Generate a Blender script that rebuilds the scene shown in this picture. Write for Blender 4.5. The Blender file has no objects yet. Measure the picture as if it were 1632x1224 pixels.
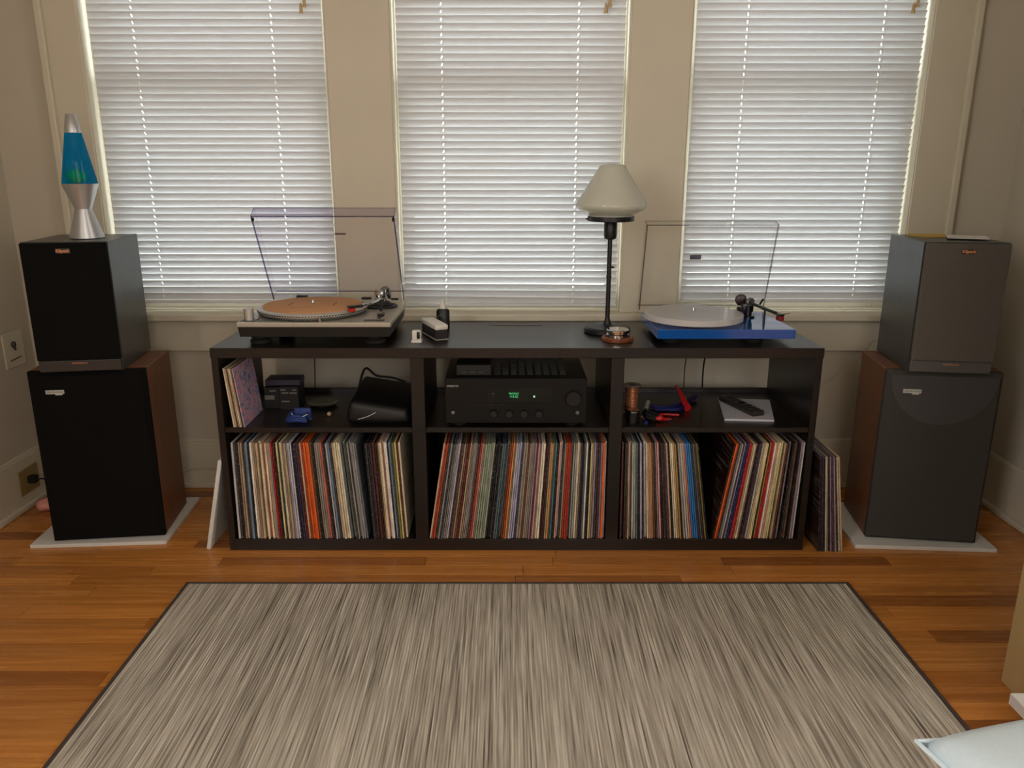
import bpy, bmesh, math, random
from mathutils import Vector, Matrix
random.seed(7)
SC = bpy.context.scene
COL = SC.collection
PI = math.pi
R = math.radians

# ------------------------------------------------------------------ camera, world, light, exposure
PITCH = math.atan(339 / 1245.)
cam = bpy.data.objects.new('camera', bpy.data.cameras.new('camera'))
COL.objects.link(cam)
cam.location = (0, 0, 1.133)
cam.rotation_euler = (PI / 2 - PITCH, 0, 0)
cam.data.sensor_width = 36
cam.data.lens = 36 * 1245. / 1632.
cam.data.shift_x = 8 / 1632.
cam.data.clip_start = 0.02
SC.camera = cam
SC.view_settings.view_transform = 'Standard'
SC.view_settings.look = 'None'
SC.view_settings.gamma = 1
SC.view_settings.use_curve_mapping = False
SC.view_settings.exposure = -0.14

W = bpy.data.worlds.new('overcast_sky'); SC.world = W; W.use_nodes = True
wn = W.node_tree; bg = wn.nodes['Background']
tc = wn.nodes.new('ShaderNodeTexCoord'); sx = wn.nodes.new('ShaderNodeSeparateXYZ')
mr = wn.nodes.new('ShaderNodeMapRange'); mr.inputs[1].default_value = -0.1; mr.inputs[2].default_value = 0.6
cr = wn.nodes.new('ShaderNodeMix'); cr.data_type = 'RGBA'
cr.inputs['A'].default_value = (0.93, 0.93, 0.90, 1); cr.inputs['B'].default_value = (0.93, 0.95, 0.97, 1)
wn.links.new(tc.outputs['Generated'], sx.inputs[0]); wn.links.new(sx.outputs[2], mr.inputs[0])
wn.links.new(mr.outputs[0], cr.inputs['Factor']); wn.links.new(cr.outputs['Result'], bg.inputs[0])
bg.inputs[1].default_value = 7.5

def area(name, loc, rot, sx_, sy_, power, col):
    l = bpy.data.lights.new(name, 'AREA'); l.shape = 'RECTANGLE'; l.size = sx_; l.size_y = sy_
    l.energy = power; l.color = col
    o = bpy.data.objects.new(name, l); COL.objects.link(o); o.location = loc; o.rotation_euler = rot
    return o
# fill lamps added in place of unseen windows, behind and beside the viewer
area('rear_fill_light', (0.9, -2.35, 1.55), (R(90), 0, 0), 1.8, 1.3, 34, (1.0, 0.955, 0.89))
area('side_fill_light', (3.35, 0.2, 1.5), (R(90), 0, R(90)), 1.6, 1.3, 34, (1.0, 0.965, 0.91))
area('left_fill_light', (-1.6, -0.9, 1.6), (R(90), 0, R(-90)), 1.1, 1.3, 46, (1.0, 0.965, 0.91))

# ------------------------------------------------------------------ helpers
def L(c):
    return tuple(((v / 255.) / 12.92 if v / 255. <= 0.04045 else ((v / 255. + 0.055) / 1.055) ** 2.4) for v in c)

MATS = {}
def mat(name, rgb, rough=0.5, metal=0.0, spec=0.5, var=0.08, scale=30.0, stretch=(1, 1, 1), bump=0.0, coat=0.0, emit=None, es=0.0, coords='Object'):
    m = bpy.data.materials.new(name); m.use_nodes = True
    nt = m.node_tree; b = nt.nodes['Principled BSDF']
    c = L(rgb)
    b.inputs['Roughness'].default_value = rough; b.inputs['Metallic'].default_value = metal
    b.inputs['Specular IOR Level'].default_value = spec; b.inputs['Coat Weight'].default_value = coat
    b.inputs['Coat Roughness'].default_value = 0.08
    t = nt.nodes.new('ShaderNodeTexCoord'); mp = nt.nodes.new('ShaderNodeMapping'); mp.inputs['Scale'].default_value = stretch
    n = nt.nodes.new('ShaderNodeTexNoise'); n.inputs['Scale'].default_value = scale; n.inputs['Detail'].default_value = 4
    nt.links.new(t.outputs[coords], mp.inputs[0]); nt.links.new(mp.outputs[0], n.inputs['Vector'])
    mx = nt.nodes.new('ShaderNodeMix'); mx.data_type = 'RGBA'
    mx.inputs['A'].default_value = tuple(v * (1 - var * 1.6) for v in c) + (1,)
    mx.inputs['B'].default_value = tuple(min(1, v * (1 + var * 1.6)) for v in c) + (1,)
    nt.links.new(n.outputs[0], mx.inputs['Factor']); nt.links.new(mx.outputs['Result'], b.inputs['Base Color'])
    if bump:
        bp = nt.nodes.new('ShaderNodeBump'); bp.inputs['Strength'].default_value = bump; bp.inputs['Distance'].default_value = 0.002
        nt.links.new(n.outputs[0], bp.inputs['Height']); nt.links.new(bp.outputs[0], b.inputs['Normal'])
    if emit:
        b.inputs['Emission Color'].default_value = L(emit) + (1,); b.inputs['Emission Strength'].default_value = es
    MATS[name] = m
    return m

def bx(bm, x0, x1, y0, y1, z0, z1, bev=0.0, seg=1, M=None):
    vs = [bm.verts.new((x, y, z)) for x in (x0, x1) for y in (y0, y1) for z in (z0, z1)]
    f = [bm.faces.new([vs[i] for i in q]) for q in ((0, 1, 3, 2), (4, 6, 7, 5), (0, 4, 5, 1), (2, 3, 7, 6), (0, 2, 6, 4), (1, 5, 7, 3))]
    if bev:
        es = list({e for q in f for e in q.edges})
        r = bmesh.ops.bevel(bm, geom=es, offset=bev, segments=seg, affect='EDGES', profile=0.5)
        vs = list({v for q in r['faces'] for v in q.verts} | {v for v in vs if v.is_valid})
    if M is not None:
        for v in vs: v.co = M @ v.co
    return vs

def lathe(bm, prof, seg=32, c=(0, 0, 0), M=None, cap=True):
    rings = []
    for r, z in prof:
        if r < 1e-6:
            rings.append([bm.verts.new((c[0], c[1], c[2] + z))])
        else:
            rings.append([bm.verts.new((c[0] + r * math.cos(2 * PI * i / seg), c[1] + r * math.sin(2 * PI * i / seg), c[2] + z)) for i in range(seg)])
    for a, b in zip(rings, rings[1:]):
        for i in range(seg):
            j = (i + 1) % seg
            if len(a) == 1 and len(b) == 1: continue
            if len(a) == 1: bm.faces.new((a[0], b[j], b[i]))
            elif len(b) == 1: bm.faces.new((a[i], a[j], b[0]))
            else: bm.faces.new((a[i], a[j], b[j], b[i]))
    if cap:
        if len(rings[0]) > 1: bm.faces.new(rings[0][::-1])
        if len(rings[-1]) > 1: bm.faces.new(rings[-1])
    if M is not None:
        for rg in rings:
            for v in rg: v.co = M @ v.co

def cyl(bm, r, z0, z1, seg=24, c=(0, 0, 0), M=None, bev=0.0):
    if bev: lathe(bm, [(r - bev, z0), (r, z0 + bev), (r, z1 - bev), (r - bev, z1)], seg, c, M)
    else: lathe(bm, [(r, z0), (r, z1)], seg, c, M)

def tube(bm, pts, r, seg=8):
    pts = [Vector(p) for p in pts]; rings = []
    rr = r if isinstance(r, (list, tuple)) else [r] * len(pts)
    up = Vector((0, 0, 1))
    for i, p in enumerate(pts):
        t = (pts[min(i + 1, len(pts) - 1)] - pts[max(i - 1, 0)]).normalized()
        a = t.cross(up)
        if a.length < 1e-3: a = t.cross(Vector((1, 0, 0)))
        a.normalize(); b = t.cross(a).normalized()
        rings.append([bm.verts.new(p + (a * math.cos(2 * PI * k / seg) + b * math.sin(2 * PI * k / seg)) * rr[i]) for k in range(seg)])
    for a, b in zip(rings, rings[1:]):
        for k in range(seg):
            bm.faces.new((a[k], a[(k + 1) % seg], b[(k + 1) % seg], b[k]))
    bm.faces.new(rings[0]); bm.faces.new(rings[-1][::-1])

def spline(pts, n=8):
    pts = [Vector(p) for p in pts]; out = []
    for i in range(len(pts) - 1):
        p0 = pts[max(i - 1, 0)]; p1 = pts[i]; p2 = pts[i + 1]; p3 = pts[min(i + 2, len(pts) - 1)]
        for k in range(n):
            t = k / n
            out.append(0.5 * ((2 * p1) + (-p0 + p2) * t + (2 * p0 - 5 * p1 + 4 * p2 - p3) * t * t + (-p0 + 3 * p1 - 3 * p2 + p3) * t ** 3))
    out.append(pts[-1]); return out

def obj(name, bm, m, parent=None, smooth=False, loc=None, rot=None):
    me = bpy.data.meshes.new(name)
    bmesh.ops.recalc_face_normals(bm, faces=bm.faces[:])
    bm.to_mesh(me); bm.free()
    for q in (m if isinstance(m, (list, tuple)) else [m]): me.materials.append(q)
    if smooth:
        for p in me.polygons: p.use_smooth = True
        try: me.set_sharp_from_angle(angle=R(35))
        except Exception: pass
    o = bpy.data.objects.new(name, me); COL.objects.link(o)
    if parent: o.parent = parent
    if loc: o.location = loc
    if rot: o.rotation_euler = rot
    return o

def tag(o, label=None, cat=None, group=None, kind=None):
    if label: o['label'] = label
    if cat: o['category'] = cat
    if group: o['group'] = group
    if kind: o['kind'] = kind
    return o

def thing(name, label, cat, loc=(0, 0, 0), rz=0.0, group=None):
    o = bpy.data.objects.new(name, None); COL.objects.link(o); o.empty_display_size = 0.05
    o.location = loc; o.rotation_euler = (0, 0, rz)
    return tag(o, label, cat, group)

def part(name, m, parent, fn, smooth=False, loc=None, rot=None):
    bm = bmesh.new(); fn(bm)
    return obj(name, bm, m, parent, smooth, loc, rot)

def struct(name, m, fn, parent=None, smooth=False):
    o = part(name, m, parent, fn, smooth)
    if not parent: o['kind'] = 'structure'
    return o

def text(name, s, size, m, parent, loc, rot=(PI / 2, 0, 0), depth=0.0006, bold=0.0, sx_=1.0, align='CENTER'):
    cu = bpy.data.curves.new(name, 'FONT'); cu.body = s; cu.size = size; cu.align_x = align; cu.align_y = 'CENTER'
    cu.extrude = depth; cu.offset = bold; cu.resolution_u = 3
    t = bpy.data.objects.new('tmp', cu); COL.objects.link(t)
    dg = bpy.context.evaluated_depsgraph_get()
    me = bpy.data.meshes.new_from_object(t.evaluated_get(dg)); me.name = name
    bpy.data.objects.remove(t)
    me.materials.clear(); me.materials.append(m)
    o = bpy.data.objects.new(name, me); COL.objects.link(o); o.parent = parent; o.location = loc; o.rotation_euler = rot; o.scale = (sx_, 1, 1)
    return o

# ------------------------------------------------------------------ materials
M_trim = mat('cream_trim_paint', (211, 204, 185), 0.45, var=0.03, scale=8, bump=0.05)
M_wall = mat('wall_paint', (198, 190, 174), 0.8, var=0.03, scale=5, bump=0.05)
M_ceil = mat('ceiling_paint', (215, 208, 195), 0.9, var=0.02)
M_board = mat('white_board', (222, 222, 220), 0.45, var=0.03, scale=12)
M_blackwood = mat('black_brown_veneer', (25, 19, 18), 0.30, spec=0.55, var=0.35, scale=14, stretch=(0.6, 14, 14), bump=0.05)
M_black = mat('black_plastic', (11, 11, 12), 0.45, var=0.1)
M_satin = mat('satin_black', (12, 12, 13), 0.3, var=0.1)
M_rubber = mat('black_rubber', (12, 12, 12), 0.8, var=0.1)
M_white = mat('white_plastic', (225, 222, 216), 0.35, var=0.02)
M_alu = mat('brushed_aluminium', (196, 194, 190), 0.34, metal=0.6, var=0.06, scale=60, stretch=(1, 1, 8))
M_chrome = mat('chrome', (205, 205, 208), 0.12, metal=1.0, var=0.02)
M_grey = mat('grey_metal', (120, 120, 122), 0.4, metal=0.6, var=0.05)
M_glassy = None

def transp(name, tint, gloss=1.0, rough=0.02, ior=1.45):
    m = bpy.data.materials.new(name); m.use_nodes = True; nt = m.node_tree
    for n in list(nt.nodes): nt.nodes.remove(n)
    o = nt.nodes.new('ShaderNodeOutputMaterial'); t = nt.nodes.new('ShaderNodeBsdfTransparent'); g = nt.nodes.new('ShaderNodeBsdfGlossy')
    no = nt.nodes.new('ShaderNodeTexNoise'); no.inputs['Scale'].default_value = 4
    mc = nt.nodes.new('ShaderNodeMix'); mc.data_type = 'RGBA'
    mc.inputs['A'].default_value = tint + (1,); mc.inputs['B'].default_value = tuple(v * 0.985 for v in tint) + (1,)
    nt.links.new(no.outputs[0], mc.inputs['Factor']); nt.links.new(mc.outputs['Result'], t.inputs[0])
    g.inputs['Roughness'].default_value = rough; g.inputs[0].default_value = (gloss, gloss, gloss, 1)
    f = nt.nodes.new('ShaderNodeFresnel'); f.inputs[0].default_value = ior
    mx = nt.nodes.new('ShaderNodeMixShader')
    ge = nt.nodes.new('ShaderNodeNewGeometry'); sb = nt.nodes.new('ShaderNodeMath'); sb.operation = 'SUBTRACT'; sb.inputs[0].default_value = 1
    ml_ = nt.nodes.new('ShaderNodeMath'); ml_.operation = 'MULTIPLY'
    nt.links.new(ge.outputs['Backfacing'], sb.inputs[1]); nt.links.new(f.outputs[0], ml_.inputs[0]); nt.links.new(sb.outputs[0], ml_.inputs[1])
    nt.links.new(ml_.outputs[0], mx.inputs[0]); nt.links.new(t.outputs[0], mx.inputs[1]); nt.links.new(g.outputs[0], mx.inputs[2])
    nt.links.new(mx.outputs[0], o.inputs[0])
    return m
M_pane = transp('window_glass', (0.96, 0.98, 0.97))
M_lid = transp('smoky_clear_acrylic', (0.972, 0.966, 0.985), 0.7)
M_lid2 = transp('clear_acrylic', (0.985, 0.985, 0.982), 0.7)
M_band = transp('lavender_acrylic', (0.90, 0.885, 0.94), 0.7)
M_rim = transp('acrylic_edge', (0.50, 0.48, 0.62), 0.5)
M_rim2 = transp('clear_acrylic_edge', (0.60, 0.58, 0.60), 0.5)

def translucent(name, rgb, trans=0.3, gloss=0.1, rough=0.35, clear=0.0, tint=None):
    m = bpy.data.materials.new(name); m.use_nodes = True; nt = m.node_tree
    b = nt.nodes['Principled BSDF']; o = nt.nodes['Material Output']
    no = nt.nodes.new('ShaderNodeTexNoise'); no.inputs['Scale'].default_value = 9
    mc = nt.nodes.new('ShaderNodeMix'); mc.data_type = 'RGBA'; c = L(rgb)
    mc.inputs['A'].default_value = tuple(v * 0.97 for v in c) + (1,); mc.inputs['B'].default_value = c + (1,)
    nt.links.new(no.outputs[0], mc.inputs['Factor']); nt.links.new(mc.outputs['Result'], b.inputs['Base Color'])
    b.inputs['Roughness'].default_value = rough; b.inputs['Specular IOR Level'].default_value = gloss
    t = nt.nodes.new('ShaderNodeBsdfTranslucent'); nt.links.new(mc.outputs['Result'], t.inputs[0])
    mx = nt.nodes.new('ShaderNodeMixShader'); mx.inputs[0].default_value = trans
    nt.links.new(b.outputs[0], mx.inputs[1]); nt.links.new(t.outputs[0], mx.inputs[2])
    last = mx
    if clear:
        tr = nt.nodes.new('ShaderNodeBsdfTransparent'); tr.inputs[0].default_value = L(tint or rgb) + (1,)
        m2 = nt.nodes.new('ShaderNodeMixShader'); m2.inputs[0].default_value = clear
        nt.links.new(mx.outputs[0], m2.inputs[1]); nt.links.new(tr.outputs[0], m2.inputs[2]); last = m2
    nt.links.new(last.outputs[0], o.inputs[0])
    return m
M_slat = translucent('white_blind_slat', (229, 231, 234), 0.12, 0.4, 0.4)
M_shade = translucent('opal_glass', (226, 228, 216), 0.30, 0.6, 0.12)
M_platter2 = translucent('frosted_acrylic', (232, 230, 232), 0.35, 0.5, 0.2)
M_liquid = translucent('blue_lamp_liquid', (0, 160, 225), 0.65, 1.0, 0.05, clear=0.72, tint=(80, 205, 240))
M_blob = mat('green_wax', (70, 235, 60), 0.5, emit=(10, 140, 20), es=0.0)

# ------------------------------------------------------------------ floor of oak strips
def floor_mat():
    m = bpy.data.materials.new('amber_wood_strips'); m.use_nodes = True; nt = m.node_tree; b = nt.nodes['Principled BSDF']
    N = nt.nodes.new; K = nt.links.new
    geo = N('ShaderNodeNewGeometry'); oi = N('ShaderNodeObjectInfo')
    mp = N('ShaderNodeMapping'); mp.inputs['Scale'].default_value = (1.3, 34, 10)
    off = N('ShaderNodeVectorMath'); off.operation = 'ADD'
    cmb = N('ShaderNodeCombineXYZ'); mul = N('ShaderNodeMath'); mul.operation = 'MULTIPLY'; mul.inputs[1].default_value = 37
    K(oi.outputs['Random'], mul.inputs[0]); K(mul.outputs[0], cmb.inputs[0]); K(mul.outputs[0], cmb.inputs[2])
    K(geo.outputs['Position'], mp.inputs[0]); K(mp.outputs[0], off.inputs[0]); K(cmb.outputs[0], off.inputs[1])
    n1 = N('ShaderNodeTexNoise'); n1.inputs['Scale'].default_value = 2.2; n1.inputs['Detail'].default_value = 6; n1.inputs['Distortion'].default_value = 0.6
    K(off.outputs[0], n1.inputs['Vector'])
    r1 = N('ShaderNodeValToRGB'); e = r1.color_ramp.elements
    e[0].position = 0.22; e[0].color = L((176, 110, 46)) + (1,); e[1].position = 0.8; e[1].color = L((218, 152, 80)) + (1,)
    K(n1.outputs[0], r1.inputs[0])
    r2 = N('ShaderNodeValToRGB'); e = r2.color_ramp.elements
    e[0].position = 0.0; e[0].color = (0.50, 0.40, 0.34, 1); e[1].position = 1.0; e[1].color = (1.12, 1.06, 0.95, 1)
    q = r2.color_ramp.elements.new(0.12); q.color = (0.80, 0.73, 0.66, 1)
    q = r2.color_ramp.elements.new(0.5); q.color = (0.96, 0.94, 0.90, 1)
    K(oi.outputs['Random'], r2.inputs[0])
    mx = N('ShaderNodeMix'); mx.data_type = 'RGBA'; mx.blend_type = 'MULTIPLY'; mx.inputs['Factor'].default_value = 1
    K(r1.outputs[0], mx.inputs['A']); K(r2.outputs[0], mx.inputs['B']); K(mx.outputs['Result'], b.inputs['Base Color'])
    rr = N('ShaderNodeMapRange'); rr.inputs[3].default_value = 0.18; rr.inputs[4].default_value = 0.34
    K(n1.outputs[0], rr.inputs[0]); K(rr.outputs[0], b.inputs['Roughness'])
    b.inputs['Specular IOR Level'].default_value = 0.5
    bp = N('ShaderNodeBump'); bp.inputs['Strength'].default_value = 0.06; bp.inputs['Distance'].default_value = 0.001
    K(n1.outputs[0], bp.inputs['Height']); K(bp.outputs[0], b.inputs['Normal'])
    return m
M_floor = floor_mat()
floor = bpy.data.objects.new('floor', None); COL.objects.link(floor); floor['kind'] = 'structure'
struct('subfloor', mat('dark_joint', (40, 22, 10), 0.7), lambda bm: bx(bm, -1.72, 3.6, -2.55, 2.76, -0.05, -0.004), floor)
PW = 0.0565
rest = bmesh.new()
row = 0; y = 2.725
while y > -2.5:
    y0 = y - PW
    x = -1.72 - random.random() * 0.5
    xe = 1.72 if y > 1.5 else 3.55
    while x < xe:
        ln = random.choice((0.45, 0.7, 0.9, 1.1, 1.35, 1.6)) * random.uniform(0.85, 1.15)
        x1 = min(x + ln, xe); xs = max(x, -1.72)
        if x1 - xs < 0.03: x = x1; continue
        vis = y > 0.93 and xs < 1.5
        g = 0.0006
        dz = random.uniform(-0.0003, 0.0)
        if vis:
            bm = bmesh.new(); bx(bm, xs + g, x1 - g, y0 + g, y - g, -0.004, dz, 0.0006)
            obj('plank', bm, M_floor, floor)
        else:
            bx(rest, xs + g, x1 - g, y0 + g, y - g, -0.004, dz)
        x = x1
    y = y0; row += 1
o = obj('planks_beyond', rest, M_floor, floor); o['kind'] = 'stuff'

# ------------------------------------------------------------------ walls, ceiling
WX0, WX1, WY = -1.69, 1.70, 2.72
OPEN = [(-1.372, -0.578), (-0.379, 0.402), (0.588, 1.366)]
ZS, ZH, ZC = 0.657, 2.12, 2.6
def wall_back(bm):
    bx(bm, WX0 - 0.1, WX1 + 0.1, WY, 2.88, -0.05, 0.63)
    bx(bm, WX0 - 0.1, WX1 + 0.1, WY, 2.88, ZH, ZC + 0.05)
    xs = [WX0 - 0.1] + [v for o in OPEN for v in o] + [WX1 + 0.1]
    for a, b in zip(xs[::2], xs[1::2]): bx(bm, a, b, WY, 2.88, 0.63, ZH)
struct('wall_back', M_wall, wall_back)
struct('wall_left', M_wall, lambda bm: bx(bm, WX0 - 0.1, WX0, -2.5, WY, -0.05, ZC + 0.05))
struct('wall_right', M_wall, lambda bm: bx(bm, WX1, WX1 + 0.1, 1.5, WY, -0.05, ZC + 0.05))
struct('wall_front', M_wall, lambda bm: bx(bm, WX0 - 0.1, 3.6, -2.6, -2.5, -0.05, ZC + 0.05))
struct('wall_right_far', M_wall, lambda bm: bx(bm, 3.5, 3.6, -2.5, 1.5, -0.05, ZC + 0.05))
def wstub(bm):
    bx(bm, 1.155, 3.6, 1.452, 1.545, -0.05, ZC + 0.05)
struct('wall_right_return', M_wall, wstub)
struct('trim_4', mat('shaded_trim_paint', (178, 152, 106), 0.5, var=0.03), lambda bm: (bx(bm, 1.137, 1.155, 1.437, 1.557, 0, ZC, 0.002), bx(bm, 1.155, 1.24, 1.545, 1.555, 0, ZC), bx(bm, 1.155, 1.24, 1.439, 1.452, 0, ZC)))  # wall-end trim colour darkened to tan for the shade on it
struct('ceiling', M_ceil, lambda bm: bx(bm, WX0 - 0.1, 3.6, -2.6, 2.88, ZC, ZC + 0.1))
# baseboards with shoe moulding
def base(bm, a, b, side):
    if side == 'back':
        bx(bm, a, b, WY - 0.018, WY, 0, 0.178, 0.001); bx(bm, a, b, WY - 0.013, WY, 0.176, 0.187, 0.004, 2)
        bx(bm, a, b, WY - 0.032, WY - 0.016, 0, 0.021, 0.006, 2)
    else:
        s = 1 if side == 'left' else -1; X = WX0 if side == 'left' else WX1
        f = lambda t, z0, z1, bv, u=0: bx(bm, min(X + s * u, X + s * t), max(X + s * u, X + s * t), a, b, z0, z1, bv, 2)
        f(0.018, 0, 0.178, 0.001); f(0.013, 0.176, 0.187, 0.004); f(0.034, 0, 0.022, 0.006, 0.016)
struct('baseboard_back', M_trim, lambda bm: base(bm, WX0, WX1, 'back'))
struct('baseboard_left', M_trim, lambda bm: base(bm, -2.5, WY, 'left'))
struct('baseboard_right', M_trim, lambda bm: base(bm, 1.557, WY, 'right'))
# casings: outer boards with back band, two mullion casings, stool and apron
def outer_casing(bm, s, xo, xi):
    bx(bm, min(xo, xi), max(xo, xi), 2.70, WY, ZS, ZH + 0.1, 0.002)
    w = 0.024 * s
    bx(bm, min(xo, xo + w), max(xo, xo + w), 2.684, WY, ZS, ZH + 0.1, 0.005, 2)
struct('trim_1', M_trim, lambda bm: outer_casing(bm, 1, -1.495, -1.367))
struct('trim_2', M_trim, lambda bm: outer_casing(bm, -1, 1.508, 1.361))
def mull(bm, a, b):
    bx(bm, a, b, 2.70, WY, ZS, ZH + 0.1, 0.002)
struct('trim_3', M_trim, lambda bm: mull(bm, -0.582, -0.375))
struct('trim_5', M_trim, lambda bm: mull(bm, 0.398, 0.592))
struct('trim_6', M_trim, lambda bm: bx(bm, -1.53, 1.54, 2.69, WY, ZH, ZH + 0.11, 0.003))
def stool(bm):
    bx(bm, -1.545, 1.555, 2.66, 2.75, 0.631, ZS, 0.006, 3)
    for a, b in OPEN: bx(bm, a, b, 2.75, 2.80, 0.631, ZS + 0.004)
struct('trim_7', M_trim, stool)
struct('trim_8', M_trim, lambda bm: bx(bm, -1.50, 1.51, 2.70, WY, 0.518, 0.631, 0.003))

# windows: jambs, stops, two sashes with panes
for k, (a, b) in enumerate(OPEN):
    w = bpy.data.objects.new('window_%d' % (k + 1), None); COL.objects.link(w); w['kind'] = 'structure'; w.location = (0, 0, 0)
    def jamb(bm):
        for s, X in ((1, a), (-1, b)):
            for t, y0, y1 in ((0.008, 2.705, 2.88), (0.014, 2.765, 2.785), (0.020, 2.825, 2.832)):
                bx(bm, min(X, X + s * t), max(X, X + s * t), y0, y1, ZS, ZH)
        bx(bm, a, b, 2.71, 2.88, ZH - 0.012, ZH)
        bx(bm, a, b, 2.80, 2.93, 0.60, ZS)
    part('window_frame', M_trim, w, jamb)
    def sash(bm, y0, y1, z0, z1, bot):
        x0, x1 = a + 0.009, b - 0.009
        bx(bm, x0, x0 + 0.045, y0, y1, z0, z1, 0.002); bx(bm, x1 - 0.045, x1, y0, y1, z0, z1, 0.002)
        bx(bm, x0 + 0.045, x1 - 0.045, y0, y1, z0, z0 + bot, 0.002); bx(bm, x0 + 0.045, x1 - 0.045, y0, y1, z1 - 0.045, z1, 0.002)
    s1 = part('lower_sash', M_trim, w, lambda bm: sash(bm, 2.787, 2.822, ZS + 0.004, 1.44, 0.07))
    s2 = part('upper_sash', M_trim, w, lambda bm: sash(bm, 2.834, 2.866, 1.40, ZH - 0.012, 0.045))
    part('pane', M_pane, s1, lambda bm: bx(bm, a + 0.05, b - 0.05, 2.803, 2.806, ZS + 0.07, 1.40))
    part('pane', M_pane, s2, lambda bm: bx(bm, a + 0.05, b - 0.05, 2.849, 2.852, 1.44, ZH - 0.05))

# outside: unseen eave added to dim the upper slats, and pale ground
struct('added_eave', mat('added_soffit', (150, 150, 145), 0.8), lambda bm: bx(bm, -3, 3, 2.88, 3.35, 2.42, 2.5))
struct('ground_outside', mat('pale_driveway', (188, 188, 182), 0.9, var=0.2, scale=3), lambda bm: bx(bm, -12, 12, 2.9, 22, -0.7, -0.6))

# ------------------------------------------------------------------ blinds
SLW, PIT = 0.0255, 0.02275
def slat_mesh(w, holes, sk):
    # curved strip with a slanting rout slot for the cord at each hole
    bm = bmesh.new(); n = 6; cols = []
    xs = [-w / 2]
    for h in holes: xs += [h - 0.0017, h + 0.0017]
    xs.append(w / 2)
    for k, x in enumerate(xs):
        ta = []; ba = []
        for i in range(n + 1):
            u = -SLW / 2 + SLW * i / n; h = 0.0019 * (1 - (2 * u / SLW) ** 2)
            xx = x + (u * sk if 0 < k < len(xs) - 1 and 0 < i < n else 0)
            ta.append(bm.verts.new((xx, u, h))); ba.append(bm.verts.new((xx, u, h - 0.0004)))
        cols.append((ta, ba))
    for k in range(len(xs) - 1):
        hole = k % 2 == 1
        (t0, b0), (t1, b1) = cols[k], cols[k + 1]
        for i in range(n):
            if hole and i in (2, 3): continue
            bm.faces.new((t0[i], t1[i], t1[i + 1], t0[i + 1])); bm.faces.new((b0[i + 1], b1[i + 1], b1[i], b0[i]))
        for i in (0, n): bm.faces.new((t0[i], b0[i], b1[i], t1[i]))
    return bm
BL = [(-1.352, -0.598, 0.700, (-1.211, -0.762), -0.651, 0.10), (-0.360, 0.384, 0.688, (-0.213, 0.232), 0.322, -0.15), (0.612, 1.352, 0.703, (0.778, 1.219), 1.302, 0.1)]
BN = ['white blind hanging in the left window, nearest the blue lava lamp', 'white blind hanging in the middle window behind the table lamp', 'white blind hanging in the right window behind the blue turntable']
cordm = mat('cord_white', (235, 228, 212), 0.7)
M_tassel = mat('tassel_tan', (200, 175, 130), 0.6)
for k, (a, b, zb, cords, tx, sk) in enumerate(BL):
    t = thing('venetian_blind', BN[k], 'blind', ((a + b) / 2, 2.742, zb), 0, 'white slatted blinds in the three windows')
    w = b - a; cx = (a + b) / 2
    part('bottom_rail', M_slat, t, lambda bm: bx(bm, -w / 2, w / 2, -0.010, 0.010, -0.016, -0.006, 0.003, 2), loc=(0, -0.002, 0.0))
    part('head_rail', M_slat, t, lambda bm: bx(bm, -w / 2, w / 2, -0.013, 0.013, 0, 0.026, 0.002), loc=(0, 0, ZH - 0.04 - zb))
    n = int((ZH - 0.05 - zb) / PIT)
    bm = slat_mesh(w, [c - cx for c in cords], sk * 2.2); first = obj('slat', bm, M_slat, t, True)
    for i in range(n):
        s = first if i == 0 else first.copy()
        if i: COL.objects.link(s)
        s.parent = t
        tilt = R(-66.5 + random.gauss(0, 0.22))
        roll = random.gauss(0, 0.0006)
        zz = 0.008 + i * PIT + random.gauss(0, 0.0002)
        if k == 1 and i < 3:
            roll += (3 - i) * 0.0035; zz -= 0.002
        if k == 0 and i == 0: roll += 0.002
        s.location = (0, 0, zz)
        s.rotation_euler = (tilt, roll, 0)
    for c in cords:
        def lad(bm):
            H_ = ZH - 0.04 - zb
            for yy in (-0.0062, 0.0062):
                tube(bm, [(c - cx + 0.003, yy, -0.008), (c - cx + 0.003, yy, H_)], 0.0006, 4)
        part('ladder_cord', cordm, t, lad)
    def pull(bm):
        for dx, dz in ((-0.006, 0.0), (0.006, 0.018)):
            tube(bm, [(tx - cx + dx, -0.024, 1.62 + dz - zb + 0.02), (tx - cx + dx * 0.4, -0.024, ZH - 0.04 - zb)], 0.0009, 4)
    pc = part('pull_cord', cordm, t, pull)
    for dx, dz in ((-0.006, 0.0), (0.006, 0.018)):
        part('tassel', M_tassel, pc, lambda bm: lathe(bm, [(0.0025, 0.03), (0.005, 0.022), (0.0055, 0.01), (0.007, 0.0)][::-1], 10), True, loc=(tx - cx + dx, -0.024, 1.62 + dz - zb))

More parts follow.
